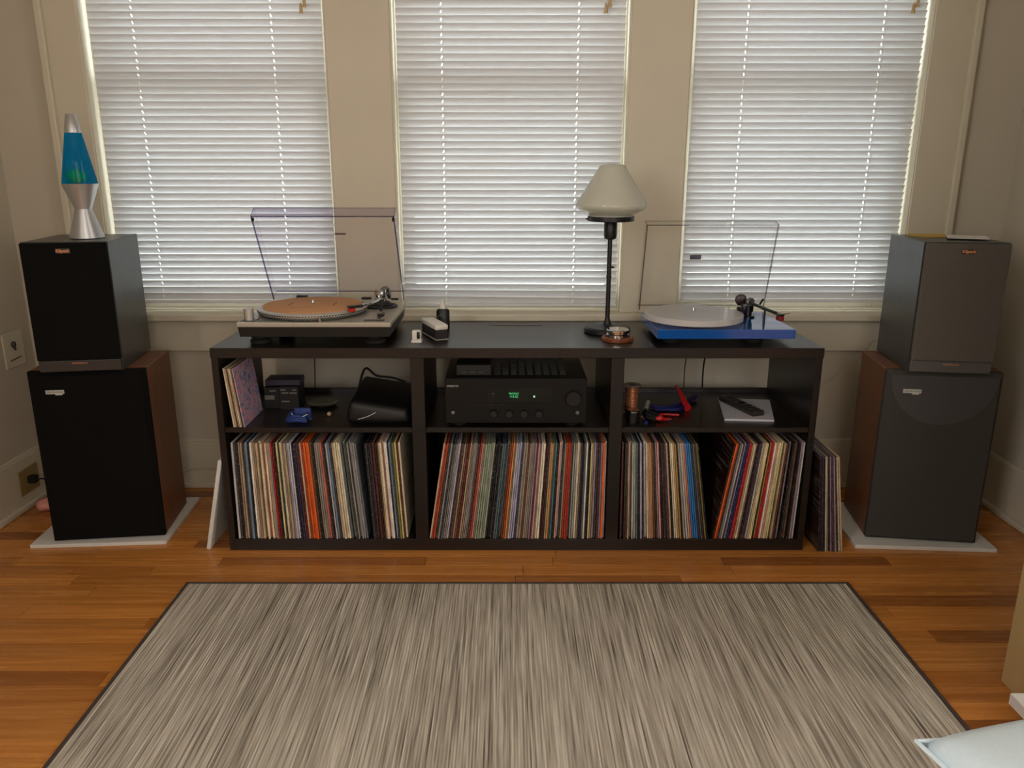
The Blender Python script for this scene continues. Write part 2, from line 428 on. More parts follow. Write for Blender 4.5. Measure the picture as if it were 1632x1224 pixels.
# ------------------------------------------------------------------ rug
def rug_mat():
    m = bpy.data.materials.new('woven_grey_rug'); m.use_nodes = True; nt = m.node_tree; b = nt.nodes['Principled BSDF']
    N = nt.nodes.new; K = nt.links.new
    t = N('ShaderNodeTexCoord')
    def noise(sc, st, det=3):
        mp = N('ShaderNodeMapping'); mp.inputs['Scale'].default_value = st; n = N('ShaderNodeTexNoise')
        n.inputs['Scale'].default_value = sc; n.inputs['Detail'].default_value = det
        K(t.outputs['Object'], mp.inputs[0]); K(mp.outputs[0], n.inputs['Vector']); return n
    sp_ = N('ShaderNodeSeparateXYZ'); K(t.outputs['Object'], sp_.inputs[0])
    q1 = N('ShaderNodeMath'); q1.operation = 'MULTIPLY'; q1.inputs[1].default_value = 1 / 0.00325; K(sp_.outputs[0], q1.inputs[0])
    q2 = N('ShaderNodeMath'); q2.operation = 'FLOOR'; K(q1.outputs[0], q2.inputs[0])
    q3 = N('ShaderNodeMath'); q3.operation = 'MULTIPLY'; q3.inputs[1].default_value = 7.31; K(q2.outputs[0], q3.inputs[0])
    q4 = N('ShaderNodeMath'); q4.operation = 'MULTIPLY'; q4.inputs[1].default_value = 3.6; K(sp_.outputs[1], q4.inputs[0])
    cb_ = N('ShaderNodeCombineXYZ'); K(q3.outputs[0], cb_.inputs[0]); K(q4.outputs[0], cb_.inputs[1])
    n1 = N('ShaderNodeTexNoise'); n1.inputs['Scale'].default_value = 1.0; n1.inputs['Detail'].default_value = 2.5; K(cb_.outputs[0], n1.inputs['Vector'])
    n2 = noise(20, (1, 0.05, 1), 2); n3 = noise(2.0, (1, 1, 1), 2)
    a = N('ShaderNodeMath'); a.operation = 'MULTIPLY_ADD'; a.inputs[1].default_value = 0.16
    K(n2.outputs[0], a.inputs[0]); K(n1.outputs[0], a.inputs[2])
    s = N('ShaderNodeMath'); s.operation = 'MULTIPLY_ADD'; s.inputs[1].default_value = 0.12; K(n3.outputs[0], s.inputs[0]); K(a.outputs[0], s.inputs[2])
    r = N('ShaderNodeValToRGB'); e = r.color_ramp.elements
    e[0].position = 0.42; e[0].color = L((104, 97, 89)) + (1,); e[1].position = 0.82; e[1].color = L((222, 216, 205)) + (1,)
    q = r.color_ramp.elements.new(0.60); q.color = L((172, 165, 153)) + (1,)
    K(s.outputs[0], r.inputs[0]); K(r.outputs[0], b.inputs['Base Color'])
    b.inputs['Roughness'].default_value = 0.95; b.inputs['Specular IOR Level'].default_value = 0.1
    n4 = noise(400, (1, 0.5, 1), 2)
    bp = N('ShaderNodeBump'); bp.inputs['Strength'].default_value = 0.25; bp.inputs['Distance'].default_value = 0.001
    K(n4.outputs[0], bp.inputs['Height']); K(bp.outputs[0], b.inputs['Normal'])
    return m
rug = thing('area_rug', 'flat-woven grey and beige striped rug on the wooden floor', 'rug', (0.03, 0.95, 0))
def weave(bm):
    rw = 0.0065; n = int(1.868 / rw); x0 = -0.934
    prev = None
    for i in range(n * 2 + 1):
        x = x0 + i * rw / 2; z = 0.0052 if i % 2 else 0.0036
        cur = [bm.verts.new((x, -1.0, z)), bm.verts.new((x, 1.04, z))]
        if prev: bm.faces.new((prev[0], cur[0], cur[1], prev[1]))
        prev = cur
    bx(bm, -0.934, 0.934, -1.0, 1.04, 0.0005, 0.003)
part('weave', rug_mat(), rug, weave)
def bind(bm):
    for q in ((-0.942, -0.932, -1.0, 1.046), (0.932, 0.942, -1.0, 1.046)): bx(bm, q[0], q[1], q[2], q[3], 0.0003, 0.0062, 0.0015)
    for q in ((-0.942, 0.942, 1.038, 1.047), (-0.942, 0.942, -1.007, -0.998)): bx(bm, q[0], q[1], q[2], q[3], 0.0003, 0.0062, 0.0015)
part('edge_binding', mat('dark_binding', (72, 62, 58), 0.9), rug, bind)

# ------------------------------------------------------------------ shelving unit
cab = thing('record_cabinet', 'long low black-brown open record cabinet with three bays below the windows', 'cabinet', (0.029, 2.2, 0))
CX = 0.029
def cb(name, x0, x1, y0, y1, z0, z1, bev=0.0012):
    return part(name, M_blackwood, cab, lambda bm: bx(bm, x0 - CX, x1 - CX, y0 - 2.2, y1 - 2.2, z0, z1, bev))
cb('top_board', -0.857, 0.915, 2.195, 2.597, 0.612, 0.642, 0.0015)
cb('side_panel', -0.857, -0.838, 2.2, 2.597, 0, 0.612); cb('side_panel', 0.896, 0.915, 2.2, 2.597, 0, 0.612)
cb('divider', -0.281, -0.241, 2.2, 2.59, 0.038, 0.612); cb('divider', 0.303, 0.341, 2.2, 2.59, 0.038, 0.612)
cb('bottom_board', -0.838, 0.896, 2.2, 2.59, 0.0, 0.038)
for a, b in ((-0.838, -0.281), (-0.241, 0.303), (0.341, 0.896)): cb('shelf', a, b, 2.205, 2.59, 0.382, 0.398)
cb('back_panel', -0.838, 0.896, 2.59, 2.597, 0.02, 0.414)
part('cable_slot', mat('slot_grey', (120, 112, 108), 0.4), cab, lambda bm: (bx(bm, -0.084, 0.084, -0.004, 0.004, 0, 0.0025, 0.001)), loc=(0.033 - CX, 2.545 - 2.2, 0.6418))

# ------------------------------------------------------------------ records
def sleeve_mat():
    m = bpy.data.materials.new('printed_card_sleeve'); m.use_nodes = True; nt = m.node_tree; b = nt.nodes['Principled BSDF']
    N = nt.nodes.new; K = nt.links.new
    oi = N('ShaderNodeObjectInfo'); t = N('ShaderNodeTexCoord')
    mp = N('ShaderNodeMapping'); mp.inputs['Scale'].default_value = (30, 2, 60)
    cm = N('ShaderNodeCombineXYZ'); ml = N('ShaderNodeMath'); ml.operation = 'MULTIPLY'; ml.inputs[1].default_value = 91
    K(oi.outputs['Random'], ml.inputs[0]); K(ml.outputs[0], cm.inputs[2]); K(t.outputs['Object'], mp.inputs[0]); K(cm.outputs[0], mp.inputs[1])
    n = N('ShaderNodeTexNoise'); n.inputs['Scale'].default_value = 2.2; n.inputs['Detail'].default_value = 3; K(mp.outputs[0], n.inputs['Vector'])
    r = N('ShaderNodeValToRGB'); e = r.color_ramp.elements; e[0].position = 0.54; e[0].color = (0, 0, 0, 1); e[1].position = 0.64; e[1].color = (1, 1, 1, 1)
    K(n.outputs[0], r.inputs[0])
    mp2 = N('ShaderNodeMapping'); mp2.inputs['Scale'].default_value = (1, 1, 9); K(t.outputs['Object'], mp2.inputs[0]); K(cm.outputs[0], mp2.inputs[1])
    n2 = N('ShaderNodeTexNoise'); n2.inputs['Scale'].default_value = 1.5; n2.inputs['Detail'].default_value = 1; K(mp2.outputs[0], n2.inputs['Vector'])
    inv = N('ShaderNodeMapRange'); inv.inputs[1].default_value = 0.3; inv.inputs[2].default_value = 0.7; inv.inputs[3].default_value = 0.72; inv.inputs[4].default_value = 1.25; K(n2.outputs[0], inv.inputs[0])
    mu = N('ShaderNodeMix'); mu.data_type = 'RGBA'; mu.blend_type = 'MULTIPLY'; mu.inputs['Factor'].default_value = 1
    K(oi.outputs['Color'], mu.inputs['A']); K(inv.outputs[0], mu.inputs['B'])
    # print marks: pale on dark sleeves, dark on pale sleeves
    bw = N('ShaderNodeRGBToBW'); K(oi.outputs['Color'], bw.inputs[0])
    gt = N('ShaderNodeMath'); gt.operation = 'LESS_THAN'; gt.inputs[1].default_value = 0.16; K(bw.outputs[0], gt.inputs[0])
    pc = N('ShaderNodeMix'); pc.data_type = 'RGBA'; pc.inputs['A'].default_value = (0.06, 0.05, 0.045, 1); pc.inputs['B'].default_value = (0.42, 0.40, 0.35, 1)
    K(gt.outputs[0], pc.inputs['Factor'])
    fm = N('ShaderNodeMath'); fm.operation = 'MULTIPLY'; fm.inputs[1].default_value = 0.28; K(r.outputs[0], fm.inputs[0])
    mx = N('ShaderNodeMix'); mx.data_type = 'RGBA'; K(fm.outputs[0], mx.inputs['Factor']); K(mu.outputs['Result'], mx.inputs['A']); K(pc.outputs['Result'], mx.inputs['B'])
    K(mx.outputs['Result'], b.inputs['Base Color']); b.inputs['Roughness'].default_value = 0.4; b.inputs['Specular IOR Level'].default_value = 0.45
    return m
M_sleeve = sleeve_mat()
PAL = dict(white=(240, 234, 226), cream=(226, 212, 184), tan=(190, 165, 135), taupe=(150, 132, 116), grey=(150, 146, 144), silver=(196, 192, 192), charcoal=(62, 58, 60),
           black=(26, 22, 24), plum=(78, 52, 60), maroon=(96, 30, 30), red=(182, 38, 40), rust=(168, 62, 34), orange=(232, 104, 44), amber=(216, 150, 74), ochre=(176, 140, 60),
           yellow=(224, 214, 150), olive=(122, 118, 66), sage=(148, 160, 138), teal=(70, 110, 116), blue=(58, 124, 190), steel=(112, 134, 158), navy=(42, 40, 84),
           lavender=(178, 176, 208), mauve=(150, 130, 142), pink=(216, 156, 148), salmon=(206, 112, 96), brown=(98, 66, 44), slate=(92, 100, 108), umber=(44, 22, 18))
NM = dict(umber='dark brown', plum='dark plum', slate='slate grey', silver='pale grey', sage='pale green')
def seq(s):
    out = []
    for w in s.split():
        if '*' in w: c, k = w.split('*'); out += [c] * int(k)
        else: out.append(w)
    return out
SM = {}
def sleeve_mesh(tk, h=0.314, d=0.314):
    key = (round(tk, 4), h)
    if key not in SM:
        bm = bmesh.new(); bx(bm, -tk / 2, tk / 2, 0, d, 0, h, min(0.0006, tk * 0.2))
        me = bpy.data.meshes.new('record_sleeve'); bmesh.ops.recalc_face_normals(bm, faces=bm.faces[:]); bm.to_mesh(me); bm.free(); me.materials.append(M_sleeve)
        SM[key] = me
    return SM[key]
def ordn(i):
    return '%d%s' % (i, 'th' if 10 < i % 100 < 14 else {1: 'st', 2: 'nd', 3: 'rd'}.get(i % 10, 'th'))
COUNT = {}
def records(cols, t0, b0, t1, b1, y, zb, where, group, h=0.314, d=0.314, nm='record_sleeve', wt=None):
    cs = seq(cols); n = len(cs)
    ws = [random.uniform(0.75, 1.25) for _ in cs]
    for i in range(n):
        if i and cs[i] == cs[i - 1] and cs[i] in ('cream', 'white', 'blue', 'orange'): ws[i] = 1.0
    tot = sum(ws); acc = 0
    for i, c in enumerate(cs):
        f = (acc + ws[i] / 2) / tot; acc += ws[i]
        xt = t0 + (t1 - t0) * f; xb = b0 + (b1 - b0) * f
        pit = min(abs(t1 - t0), abs(b1 - b0)) * ws[i] / tot
        ang = math.atan2(xt - xb, h)
        tk = round(pit * math.cos(ang) * 0.9 * 2000) / 2000 - 0.0003
        tk = max(tk, 0.002)
        hh = h - random.choice((0, 0, 0.001, 0.002, 0.003))
        me = sleeve_mesh(tk, hh, d)
        o = bpy.data.objects.new(nm, me); COL.objects.link(o)
        o.location = (xb, y + random.uniform(0, 0.006) + (0.012 if random.random() < 0.06 else 0), zb + 0.0003 + abs(math.sin(ang)) * tk / 2)
        o.rotation_euler = (0, ang, 0)
        rgb = L(PAL[c]); v = random.uniform(0.85, 1.1)
        o.color = tuple(min(1, q * v) for q in rgb) + (1,)
        COUNT[where] = COUNT.get(where, 0) + 1
        tag(o, '%s record sleeve %s, %s from its left end' % (NM.get(c, c), where, ordn(COUNT[where])), 'record', group)
YR = 2.2; ZB = 0.038
A = 'silver charcoal black taupe tan charcoal slate steel black white tan taupe tan cream cream salmon cream tan grey red maroon black yellow charcoal cream taupe tan grey lavender white black navy plum maroon tan rust orange*3 brown black taupe grey taupe salmon plum black silver steel charcoal tan cream*3 slate sage charcoal grey silver grey grey slate'
records(A, -0.826, -0.829, -0.452, -0.427, YR, ZB, 'in the left bottom bay', 'records in the left bottom bay')
B = 'black charcoal black plum black maroon black brown tan cream pink white white black steel charcoal olive yellow maroon cream'
records(B, -0.429, -0.413, -0.322, -0.306, YR, ZB, 'in the left bottom bay', 'records in the left bottom bay')
C_ = 'tan rust rust charcoal grey charcoal slate taupe grey lavender charcoal brown taupe brown maroon tan taupe grey grey taupe plum rust pink taupe sage sage sage grey sage black charcoal charcoal black slate teal charcoal grey brown rust amber taupe silver lavender lavender charcoal grey taupe brown taupe grey taupe mauve plum pink taupe white cream black maroon charcoal tan amber slate teal black pink white charcoal taupe rust rust red slate sage grey cream taupe charcoal black slate white charcoal black yellow taupe mauve charcoal plum mauve orange silver'
records(C_, -0.189, -0.240, 0.300, 0.300, YR, ZB, 'in the middle bottom bay', 'records in the middle bottom bay')
D = 'plum maroon charcoal brown tan grey silver sage slate black lavender charcoal white cream tan pink amber brown charcoal mauve pink black plum charcoal plum tan black cream cream tan ochre black grey silver tan salmon blue*3 charcoal slate plum olive black'
records(D, 0.344, 0.347, 0.572, 0.622, YR, ZB, 'in the right bottom bay', 'records in the right bottom bay')
E_ = 'umber orange rust charcoal grey silver charcoal lavender navy navy red red tan cream taupe black plum charcoal silver tan yellow cream black ochre red red white pink yellow cream yellow cream tan brown black mauve charcoal black charcoal brown grey black mauve mauve silver'
records(E_, 0.680, 0.632, 0.892, 0.884, YR, ZB, 'in the right bottom bay', 'records in the right bottom bay')
F = 'umber navy charcoal black cream taupe black mauve plum mauve charcoal cream tan'
records(F, 0.932, 0.958, 0.992, 1.036, 2.188, 0.0, 'leaning outside the cabinet on the floor', 'records leaning on the right side of the cabinet')

# seven-inch singles on the upper left shelf
records('cream tan salmon tan cream tan', -0.830, -0.814, -0.806, -0.786, 2.203, 0.398, 'upright on the upper left shelf', 'small singles on the upper left shelf', 0.181, 0.178, 'single_sleeve')
m = mat('marbled_paper', (150, 140, 170), 0.5)
nt = m.node_tree
nn = nt.nodes.new('ShaderNodeTexNoise'); nn.inputs['Scale'].default_value = 30; nn.inputs['Detail'].default_value = 5; nn.inputs['Distortion'].default_value = 2.5
rp = nt.nodes.new('ShaderNodeValToRGB'); e = rp.color_ramp.elements; e[0].position = 0.36; e[0].color = L((90, 104, 150)) + (1,); e[1].position = 0.62; e[1].color = L((226, 140, 160)) + (1,)
q = e.new(0.5); q.color = L((176, 170, 190)) + (1,)
tcn = nt.nodes.new('ShaderNodeTexCoord'); nt.links.new(tcn.outputs['Object'], nn.inputs['Vector'])
nt.links.new(nn.outputs[0], rp.inputs[0]); nt.links.new(rp.outputs[0], nt.nodes['Principled BSDF'].inputs['Base Color'])
ang = math.atan2(-0.803 + 0.782, 0.18)
o = part('single_sleeve', m, None, lambda bm: bx(bm, -0.0015, 0.0015, 0, 0.178, 0, 0.181, 0.0005), loc=(-0.779, 2.203, 0.3988), rot=(0, ang, 0))
tag(o, 'single sleeve with pink and blue marbled cover, rightmost on the upper left shelf', 'record', 'small singles on the upper left shelf')

# ------------------------------------------------------------------ speakers
M_walnut = mat('walnut_veneer', (112, 66, 36), 0.42, var=0.3, scale=6, stretch=(9, 9, 1), bump=0.05)
M_ash = mat('black_ash_vinyl', (50, 53, 53), 0.33, var=0.35, scale=8, stretch=(12, 12, 1), bump=0.15)
M_grille = mat('grille_cloth', (16, 16, 15), 0.95, spec=0.15, var=0.35, scale=900, bump=0.4)
M_grille_glare = mat('glare_grille_cloth', (72, 70, 67), 0.95, spec=0.15, var=0.3, scale=900, bump=0.4)  # lighter copy of the black cloth, haze and light put into its colour
M_strip = mat('satin_strip', (56, 53, 52), 0.35, var=0.05)
M_copper = mat('copper_logo', (220, 146, 100), 0.35, metal=0.0, var=0.05)
M_badge = mat('badge_silver', (200, 200, 196), 0.35, var=0.04)
def slab(name, label, loc, rz, w, d):
    o = part(name, M_board, None, lambda bm: bx(bm, -w / 2, w / 2, 0, d, 0, 0.012, 0.001), loc=loc, rot=(0, 0, rz))
    return tag(o, label, 'board', 'white boards under the large speakers')
def floor_speaker(loc, rz, label, w=0.333, d=0.262, h=0.549, gm=None, fm=None):
    t = thing('floor_speaker', label, 'speaker', loc, rz, 'large floor speakers')
    part('cabinet', M_walnut, t, lambda bm: bx(bm, -w / 2, w / 2, 0.028, d, 0, h, 0.002))
    def gr(bm):
        f = 0.010
        a = [bm.verts.new(p) for p in ((-w / 2, 0.027, 0.001), (w / 2, 0.027, 0.001), (w / 2, 0.027, h - 0.001), (-w / 2, 0.027, h - 0.001))]
        c = [bm.verts.new(p) for p in ((-w / 2, 0.010, 0.001), (w / 2, 0.010, 0.001), (w / 2, 0.010, h - 0.001), (-w / 2, 0.010, h - 0.001))]
        g = [bm.verts.new(p) for p in ((-w / 2 + f, 0, 0.012), (w / 2 - f, 0, 0.012), (w / 2 - f, 0, h - 0.014), (-w / 2 + f, 0, h - 0.014))]
        bm.faces.new(a)
        for u, v in ((a, c), (c, g)):
            for i in range(4): bm.faces.new((u[i], u[(i + 1) % 4], v[(i + 1) % 4], v[i]))
        bm.faces.new(g)
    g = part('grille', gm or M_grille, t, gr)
    def fascia(bm):
        R_ = w / 2 - 0.012; zc = h - 0.014; pts = [(R_ * math.cos(PI + PI * i / 40), zc + R_ * math.sin(PI + PI * i / 40)) for i in range(41)]
        f = [bm.verts.new((x, -0.0012, z)) for x, z in pts]; k = [bm.verts.new((x, 0.004, z)) for x, z in pts]
        bm.faces.new(f); bm.faces.new(k[::-1])
        for i in range(41): bm.faces.new((f[i], f[(i + 1) % 41], k[(i + 1) % 41], k[i]))
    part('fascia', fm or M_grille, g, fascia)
    def bdg(bm):
        bx(bm, -0.026, 0.026, -0.0035, 0, -0.006, 0.006, 0.001); bx(bm, 0.0, 0.020, -0.0034, 0, -0.010, -0.005, 0.001)
    bd = part('badge', M_badge, g, bdg, loc=(-w / 2 + 0.075, 0, h - 0.062))
    text('lettering', 'CERWIN-VEGA!', 0.0072, M_strip, g, (-w / 2 + 0.075, -0.0037, h - 0.062), depth=0.0002)
    return t
slab('marble_board', 'thin white board on the floor under the left walnut speaker', (-1.278, 2.225, 0), R(4.0), 0.412, 0.345)
slab('marble_board', 'thin white board on the floor under the right walnut speaker', (1.296, 2.198, 0), R(-4.0), 0.425, 0.33)
floor_speaker((-1.2545, 2.249, 0.012), R(7.0), 'large walnut speaker with black grille at the left end, under the lava lamp stack')
floor_speaker((1.298, 2.236, 0.012), R(-8.0), 'large walnut speaker with black grille at the right end of the cabinet', w=0.325, gm=M_grille_glare, fm=mat('charcoal_fascia', (72, 71, 72), 0.6, var=0.05))  # right grille and fascia colours lightened for the haze on this side
def shelf_speaker(loc, rz, label, w=0.232, gm=None):
    d, h = 0.30, 0.378
    t = thing('shelf_speaker', label, 'speaker', loc, rz, 'small black speakers on the walnut speakers')
    part('cabinet', M_ash, t, lambda bm: bx(bm, -w / 2, w / 2, 0.012, d, 0, h, 0.0015))
    part('baffle_strip', mat('grey_strip', (92, 90, 89), 0.4) if gm else M_strip, t, lambda bm: bx(bm, -w / 2 + 0.003, w / 2 - 0.003, 0.0, 0.0125, 0.002, 0.036, 0.003, 2))  # right-hand strip is a lighter copy, brightened for the same haze
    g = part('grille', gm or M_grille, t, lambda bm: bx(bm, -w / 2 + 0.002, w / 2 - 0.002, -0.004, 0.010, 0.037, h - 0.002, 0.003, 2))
    part('badge', M_strip, g, lambda bm: bx(bm, -0.019, 0.019, -0.0065, -0.003, -0.007, 0.007, 0.001), loc=(0, 0, h - 0.024))
    text('lettering', 'Klipsch', 0.0125, M_copper, g, (0, -0.0068, h - 0.024), depth=0.0004, bold=0.0004)
    text('lettering', 'REFERENCE', 0.0065, M_copper, t, (0, -0.0004, 0.027), depth=0.0003, sx_=1.3)
    return t
shelf_speaker((-1.2555, 2.232, 0.5618), R(9.0), 'black bookshelf speaker under the blue lava lamp, on the left walnut speaker', 0.232)
shelf_speaker((1.294, 2.212, 0.5618), R(-8.0), 'black bookshelf speaker with paper on top, on the right walnut speaker', 0.228, mat('glare_shelf_grille', (98, 93, 87), 0.95, spec=0.15, var=0.3, scale=900, bump=0.4))  # right grille colour lightened for the light and haze falling there
# papers on the right speaker
zt = 0.5618 + 0.378
def paper(name, m, pts, z, th, label, cat):
    def f(bm):
        lo = [bm.verts.new((x, y, 0)) for x, y in pts]; hi = [bm.verts.new((x, y, th)) for x, y in pts]
        bm.faces.new(lo[::-1]); bm.faces.new(hi)
        for i in range(len(pts)): bm.faces.new((lo[i], lo[(i + 1) % len(pts)], hi[(i + 1) % len(pts)], hi[i]))
    return tag(part(name, m, None, f, loc=(0, 0, z)), label, cat)
M_paper = mat('paper', (214, 208, 204), 0.7, var=0.12, scale=90)
paper('envelope', mat('manila', (196, 160, 70), 0.7), [(1.265, 2.40), (1.36, 2.41), (1.35, 2.50), (1.255, 2.49)], zt + 0.0002, 0.004, 'yellow envelope under the printed sheet on the right small speaker', 'envelope')
paper('printed_sheet', M_paper, [(1.285, 2.31), (1.385, 2.27), (1.44, 2.38), (1.345, 2.43)], zt + 0.0045, 0.0015, 'white printed sheet lying on top of the right small speaker', 'paper')

# ------------------------------------------------------------------ lava lamp
ll = thing('lava_lamp', 'silver lava lamp with blue liquid and green wax on the left speaker', 'lamp', (-1.255, 2.37, zt))
M_silver = mat('satin_silver', (190, 192, 194), 0.36, metal=0.85, var=0.03)
part('base', M_silver, ll, lambda bm: lathe(bm, [(0.044, 0), (0.048, 0.002), (0.048, 0.005), (0.0235, 0.084), (0.0235, 0.087), (0.049, 0.156), (0.0495, 0.158), (0.046, 0.158)], 40), True)
part('cap', M_silver, ll, lambda bm: lathe(bm, [(0.0232, 0.300), (0.0235, 0.302), (0.0140, 0.350), (0.012, 0.352)], 32), True)
part('liquid', M_liquid, ll, lambda bm: lathe(bm, [(0.0472, 0.157), (0.0478, 0.162), (0.0225, 0.3005)], 40), True)
def blob(bm):
    bmesh.ops.create_icosphere(bm, subdivisions=3, radius=0.024)
    for v in bm.verts: v.co.z = v.co.z * 0.9 + 0.022; v.co.x *= 1.05
part('wax', M_blob, ll, blob, True, loc=(-0.006, -0.004, 0.157))

# ------------------------------------------------------------------ table lamp
M_lampblk = mat('dark_bronze', (34, 34, 38), 0.38, metal=0.3, var=0.05)
tl = thing('table_lamp', 'black table lamp with white opal glass cone shade, on the cabinet', 'lamp', (0.317, 2.434, 0.642))
part('base', M_lampblk, tl, lambda bm: lathe(bm, [(0.070, 0), (0.073, 0.004), (0.073, 0.014), (0.069, 0.019), (0.03, 0.021), (0.014, 0.024), (0.010, 0.034), (0.0075, 0.044)], 48), True)
part('pole', M_lampblk, tl, lambda bm: (cyl(bm, 0.0072, 0.04, 0.30, 16), cyl(bm, 0.0085, 0.17, 0.178, 16), tube(bm, [(0.005, -0.006, 0.205), (0.012, -0.014, 0.205)], 0.003)), True)
part('socket', M_lampblk, tl, lambda bm: lathe(bm, [(0.010, 0.288), (0.018, 0.292), (0.020, 0.300), (0.020, 0.345), (0.018, 0.348)], 28), True)
part('shade_holder', M_lampblk, tl, lambda bm: (lathe(bm, [(0.018, 0.342), (0.068, 0.344), (0.071, 0.346), (0.071, 0.359), (0.069, 0.359)], 48), tube(bm, [(-0.069, -0.01, 0.352), (-0.077, -0.011, 0.352)], 0.003)), True)
part('shade', M_shade, tl, lambda bm: lathe(bm, [(0.064, 0.354), (0.066, 0.362), (0.080, 0.370), (0.098, 0.378), (0.106, 0.386), (0.1075, 0.392), (0.105, 0.399), (0.042, 0.500), (0.038, 0.507), (0.030, 0.511), (0, 0.513)], 56, cap=False), True)
def shift(o, dz): pass

# ------------------------------------------------------------------ silver turntable
TT1 = (-0.560, 2.225, 0.642)
t = thing('turntable', 'silver direct-drive turntable with tan cork mat and raised clear lid', 'turntable', TT1)
HW = 0.2235
M_ttsil = mat('turntable_silver', (186, 182, 172), 0.33, metal=0.5, var=0.03, scale=80)
M_cork = mat('tan_cork_mat', (200, 148, 104), 0.85, var=0.06, scale=120)
def taper(bm):
    v = bx(bm, -HW + 0.003, HW - 0.003, 0.003, 0.350, 0.026, 0.055, 0.0)
    for q in v:
        if q.co.z < 0.03: q.co.x *= 0.985; q.co.y = 0.176 + (q.co.y - 0.176) * 0.98
part('plinth_base', mat('tt_black_base', (18, 17, 17), 0.42), t, taper)
part('plinth', M_ttsil, t, lambda bm: bx(bm, -HW, HW, 0, 0.353, 0.055, 0.069, 0.0022, 2))
for sx1, sy1 in ((-0.17, 0.045), (0.17, 0.045), (-0.17, 0.31), (0.17, 0.31)):
    part('foot', M_rubber, t, lambda bm: lathe(bm, [(0.027, 0), (0.030, 0.003), (0.030, 0.011), (0.022, 0.014), (0.026, 0.018), (0.026, 0.026)], 24), True, loc=(sx1, sy1, 0))
PC = (-0.040, 0.172)
def plat(bm):
    lathe(bm, [(0.155, 0.071), (0.158, 0.071), (0.166, 0.080), (0.1665, 0.088), (0.163, 0.0905), (0.156, 0.091)], 96, (PC[0], PC[1], 0))
pl = part('platter', M_alu, t, plat, True)
def dots(bm):
    for row, n, r, z in ((0, 120, 0.1602, 0.0735), (1, 120, 0.1635, 0.0775), (2, 120, 0.1662, 0.0835)):
        for i in range(n):
            a = 2 * PI * (i + row * 0.5) / n; c, s_ = math.cos(a), math.sin(a)
            M = Matrix.Translation((PC[0] + r * c, PC[1] + r * s_, z)) @ Matrix.Rotation(a, 4, 'Z')
            bx(bm, -0.0006, 0.0009, -0.0026, 0.0026, -0.0014, 0.0014, M=M)
d = part('strobe_dots', M_black, pl, dots); d['kind'] = 'stuff'
part('cork_mat', M_cork, t, lambda bm: lathe(bm, [(0.150, 0.091), (0.150, 0.094), (0.1485, 0.095), (0.0, 0.095)], 96, (PC[0], PC[1], 0)), True)
part('mat_print', mat('mat_mark', (120, 82, 55), 0.9), t, lambda bm: [bx(bm, PC[0] + a, PC[0] + b, PC[1] + c, PC[1] + d_, 0.0949, 0.0952) for a, b, c, d_ in ((-0.055, 0.012, -0.062, -0.060), (0.018, 0.034, -0.072, -0.070), (-0.05, 0.05, 0.06, 0.0615), (-0.07, -0.066, -0.03, 0.03), (0.066, 0.070, -0.03, 0.03))])
part('spindle', M_chrome, t, lambda bm: lathe(bm, [(0.0036, 0.095), (0.0036, 0.106), (0.002, 0.109), (0, 0.1095)], 12, (PC[0], PC[1], 0)), True)
tw = part('strobe_tower', M_alu, t, lambda bm: cyl(bm, 0.0145, 0.069, 0.105, 28, (-0.197, 0.040, 0), bev=0.001), True)
part('strobe_plate', M_satin, t, lambda bm: bx(bm, -0.219, -0.172, 0.018, 0.055, 0.0688, 0.0705, 0.0005))
part('start_button', M_grey, t, lambda bm: bx(bm, -0.166, -0.115, 0.012, 0.030, 0.0688, 0.0712, 0.0007))
part('cue_light', M_chrome, t, lambda bm: cyl(bm, 0.0045, 0.069, 0.0865, 14, (0.016, 0.012, 0), bev=0.001), True)
part('pitch_slider', M_satin, t, lambda bm: (bx(bm, 0.140, 0.200, 0.022, 0.046, 0.0688, 0.0700, 0.0004), bx(bm, 0.174, 0.184, 0.06, 0.17, 0.0688, 0.0697, 0.0003), bx(bm, 0.169, 0.190, 0.098, 0.112, 0.0695, 0.076, 0.001)))
TA = (0.155, 0.272)
ab = part('tonearm_base', M_black, t, lambda bm: (lathe(bm, [(0.052, 0.069), (0.052, 0.074), (0.049, 0.076), (0.030, 0.077), (0.027, 0.086), (0.022, 0.087)], 40, (TA[0], TA[1], 0)), lathe(bm, [(0.038, 0.076), (0.038, 0.079), (0.030, 0.080)], 40, (TA[0], TA[1], 0))), True)
def gimbal(bm):
    lathe(bm, [(0.013, 0.086), (0.013, 0.098), (0.011, 0.100)], 24, (TA[0], TA[1], 0))
    for s in (-1, 1): bx(bm, TA[0] + s * 0.017 - 0.0025, TA[0] + s * 0.017 + 0.0025, TA[1] - 0.006, TA[1] + 0.006, 0.096, 0.124, 0.001)
    bx(bm, TA[0] - 0.018, TA[0] + 0.018, TA[1] - 0.006, TA[1] + 0.006, 0.095, 0.099, 0.001)
    lathe(bm, [(0.009, -0.012), (0.010, -0.010), (0.010, 0.010), (0.009, 0.012)], 20, M=Matrix.Translation((TA[0], TA[1], 0.112)) @ Matrix.Rotation(PI / 2, 4, 'X'))
part('gimbal', M_chrome, t, gimbal, True)
arm = part('tonearm', M_chrome, t, lambda bm: tube(bm, spline([(TA[0] + 0.004, TA[1] + 0.03, 0.112), (TA[0], TA[1], 0.112), (TA[0] + 0.004, TA[1] - 0.05, 0.111), (TA[0] + 0.010, TA[1] - 0.10, 0.109), (TA[0] - 0.004, TA[1] - 0.145, 0.107), (TA[0] - 0.030, TA[1] - 0.178, 0.104)], 7), 0.0045, 10), True)
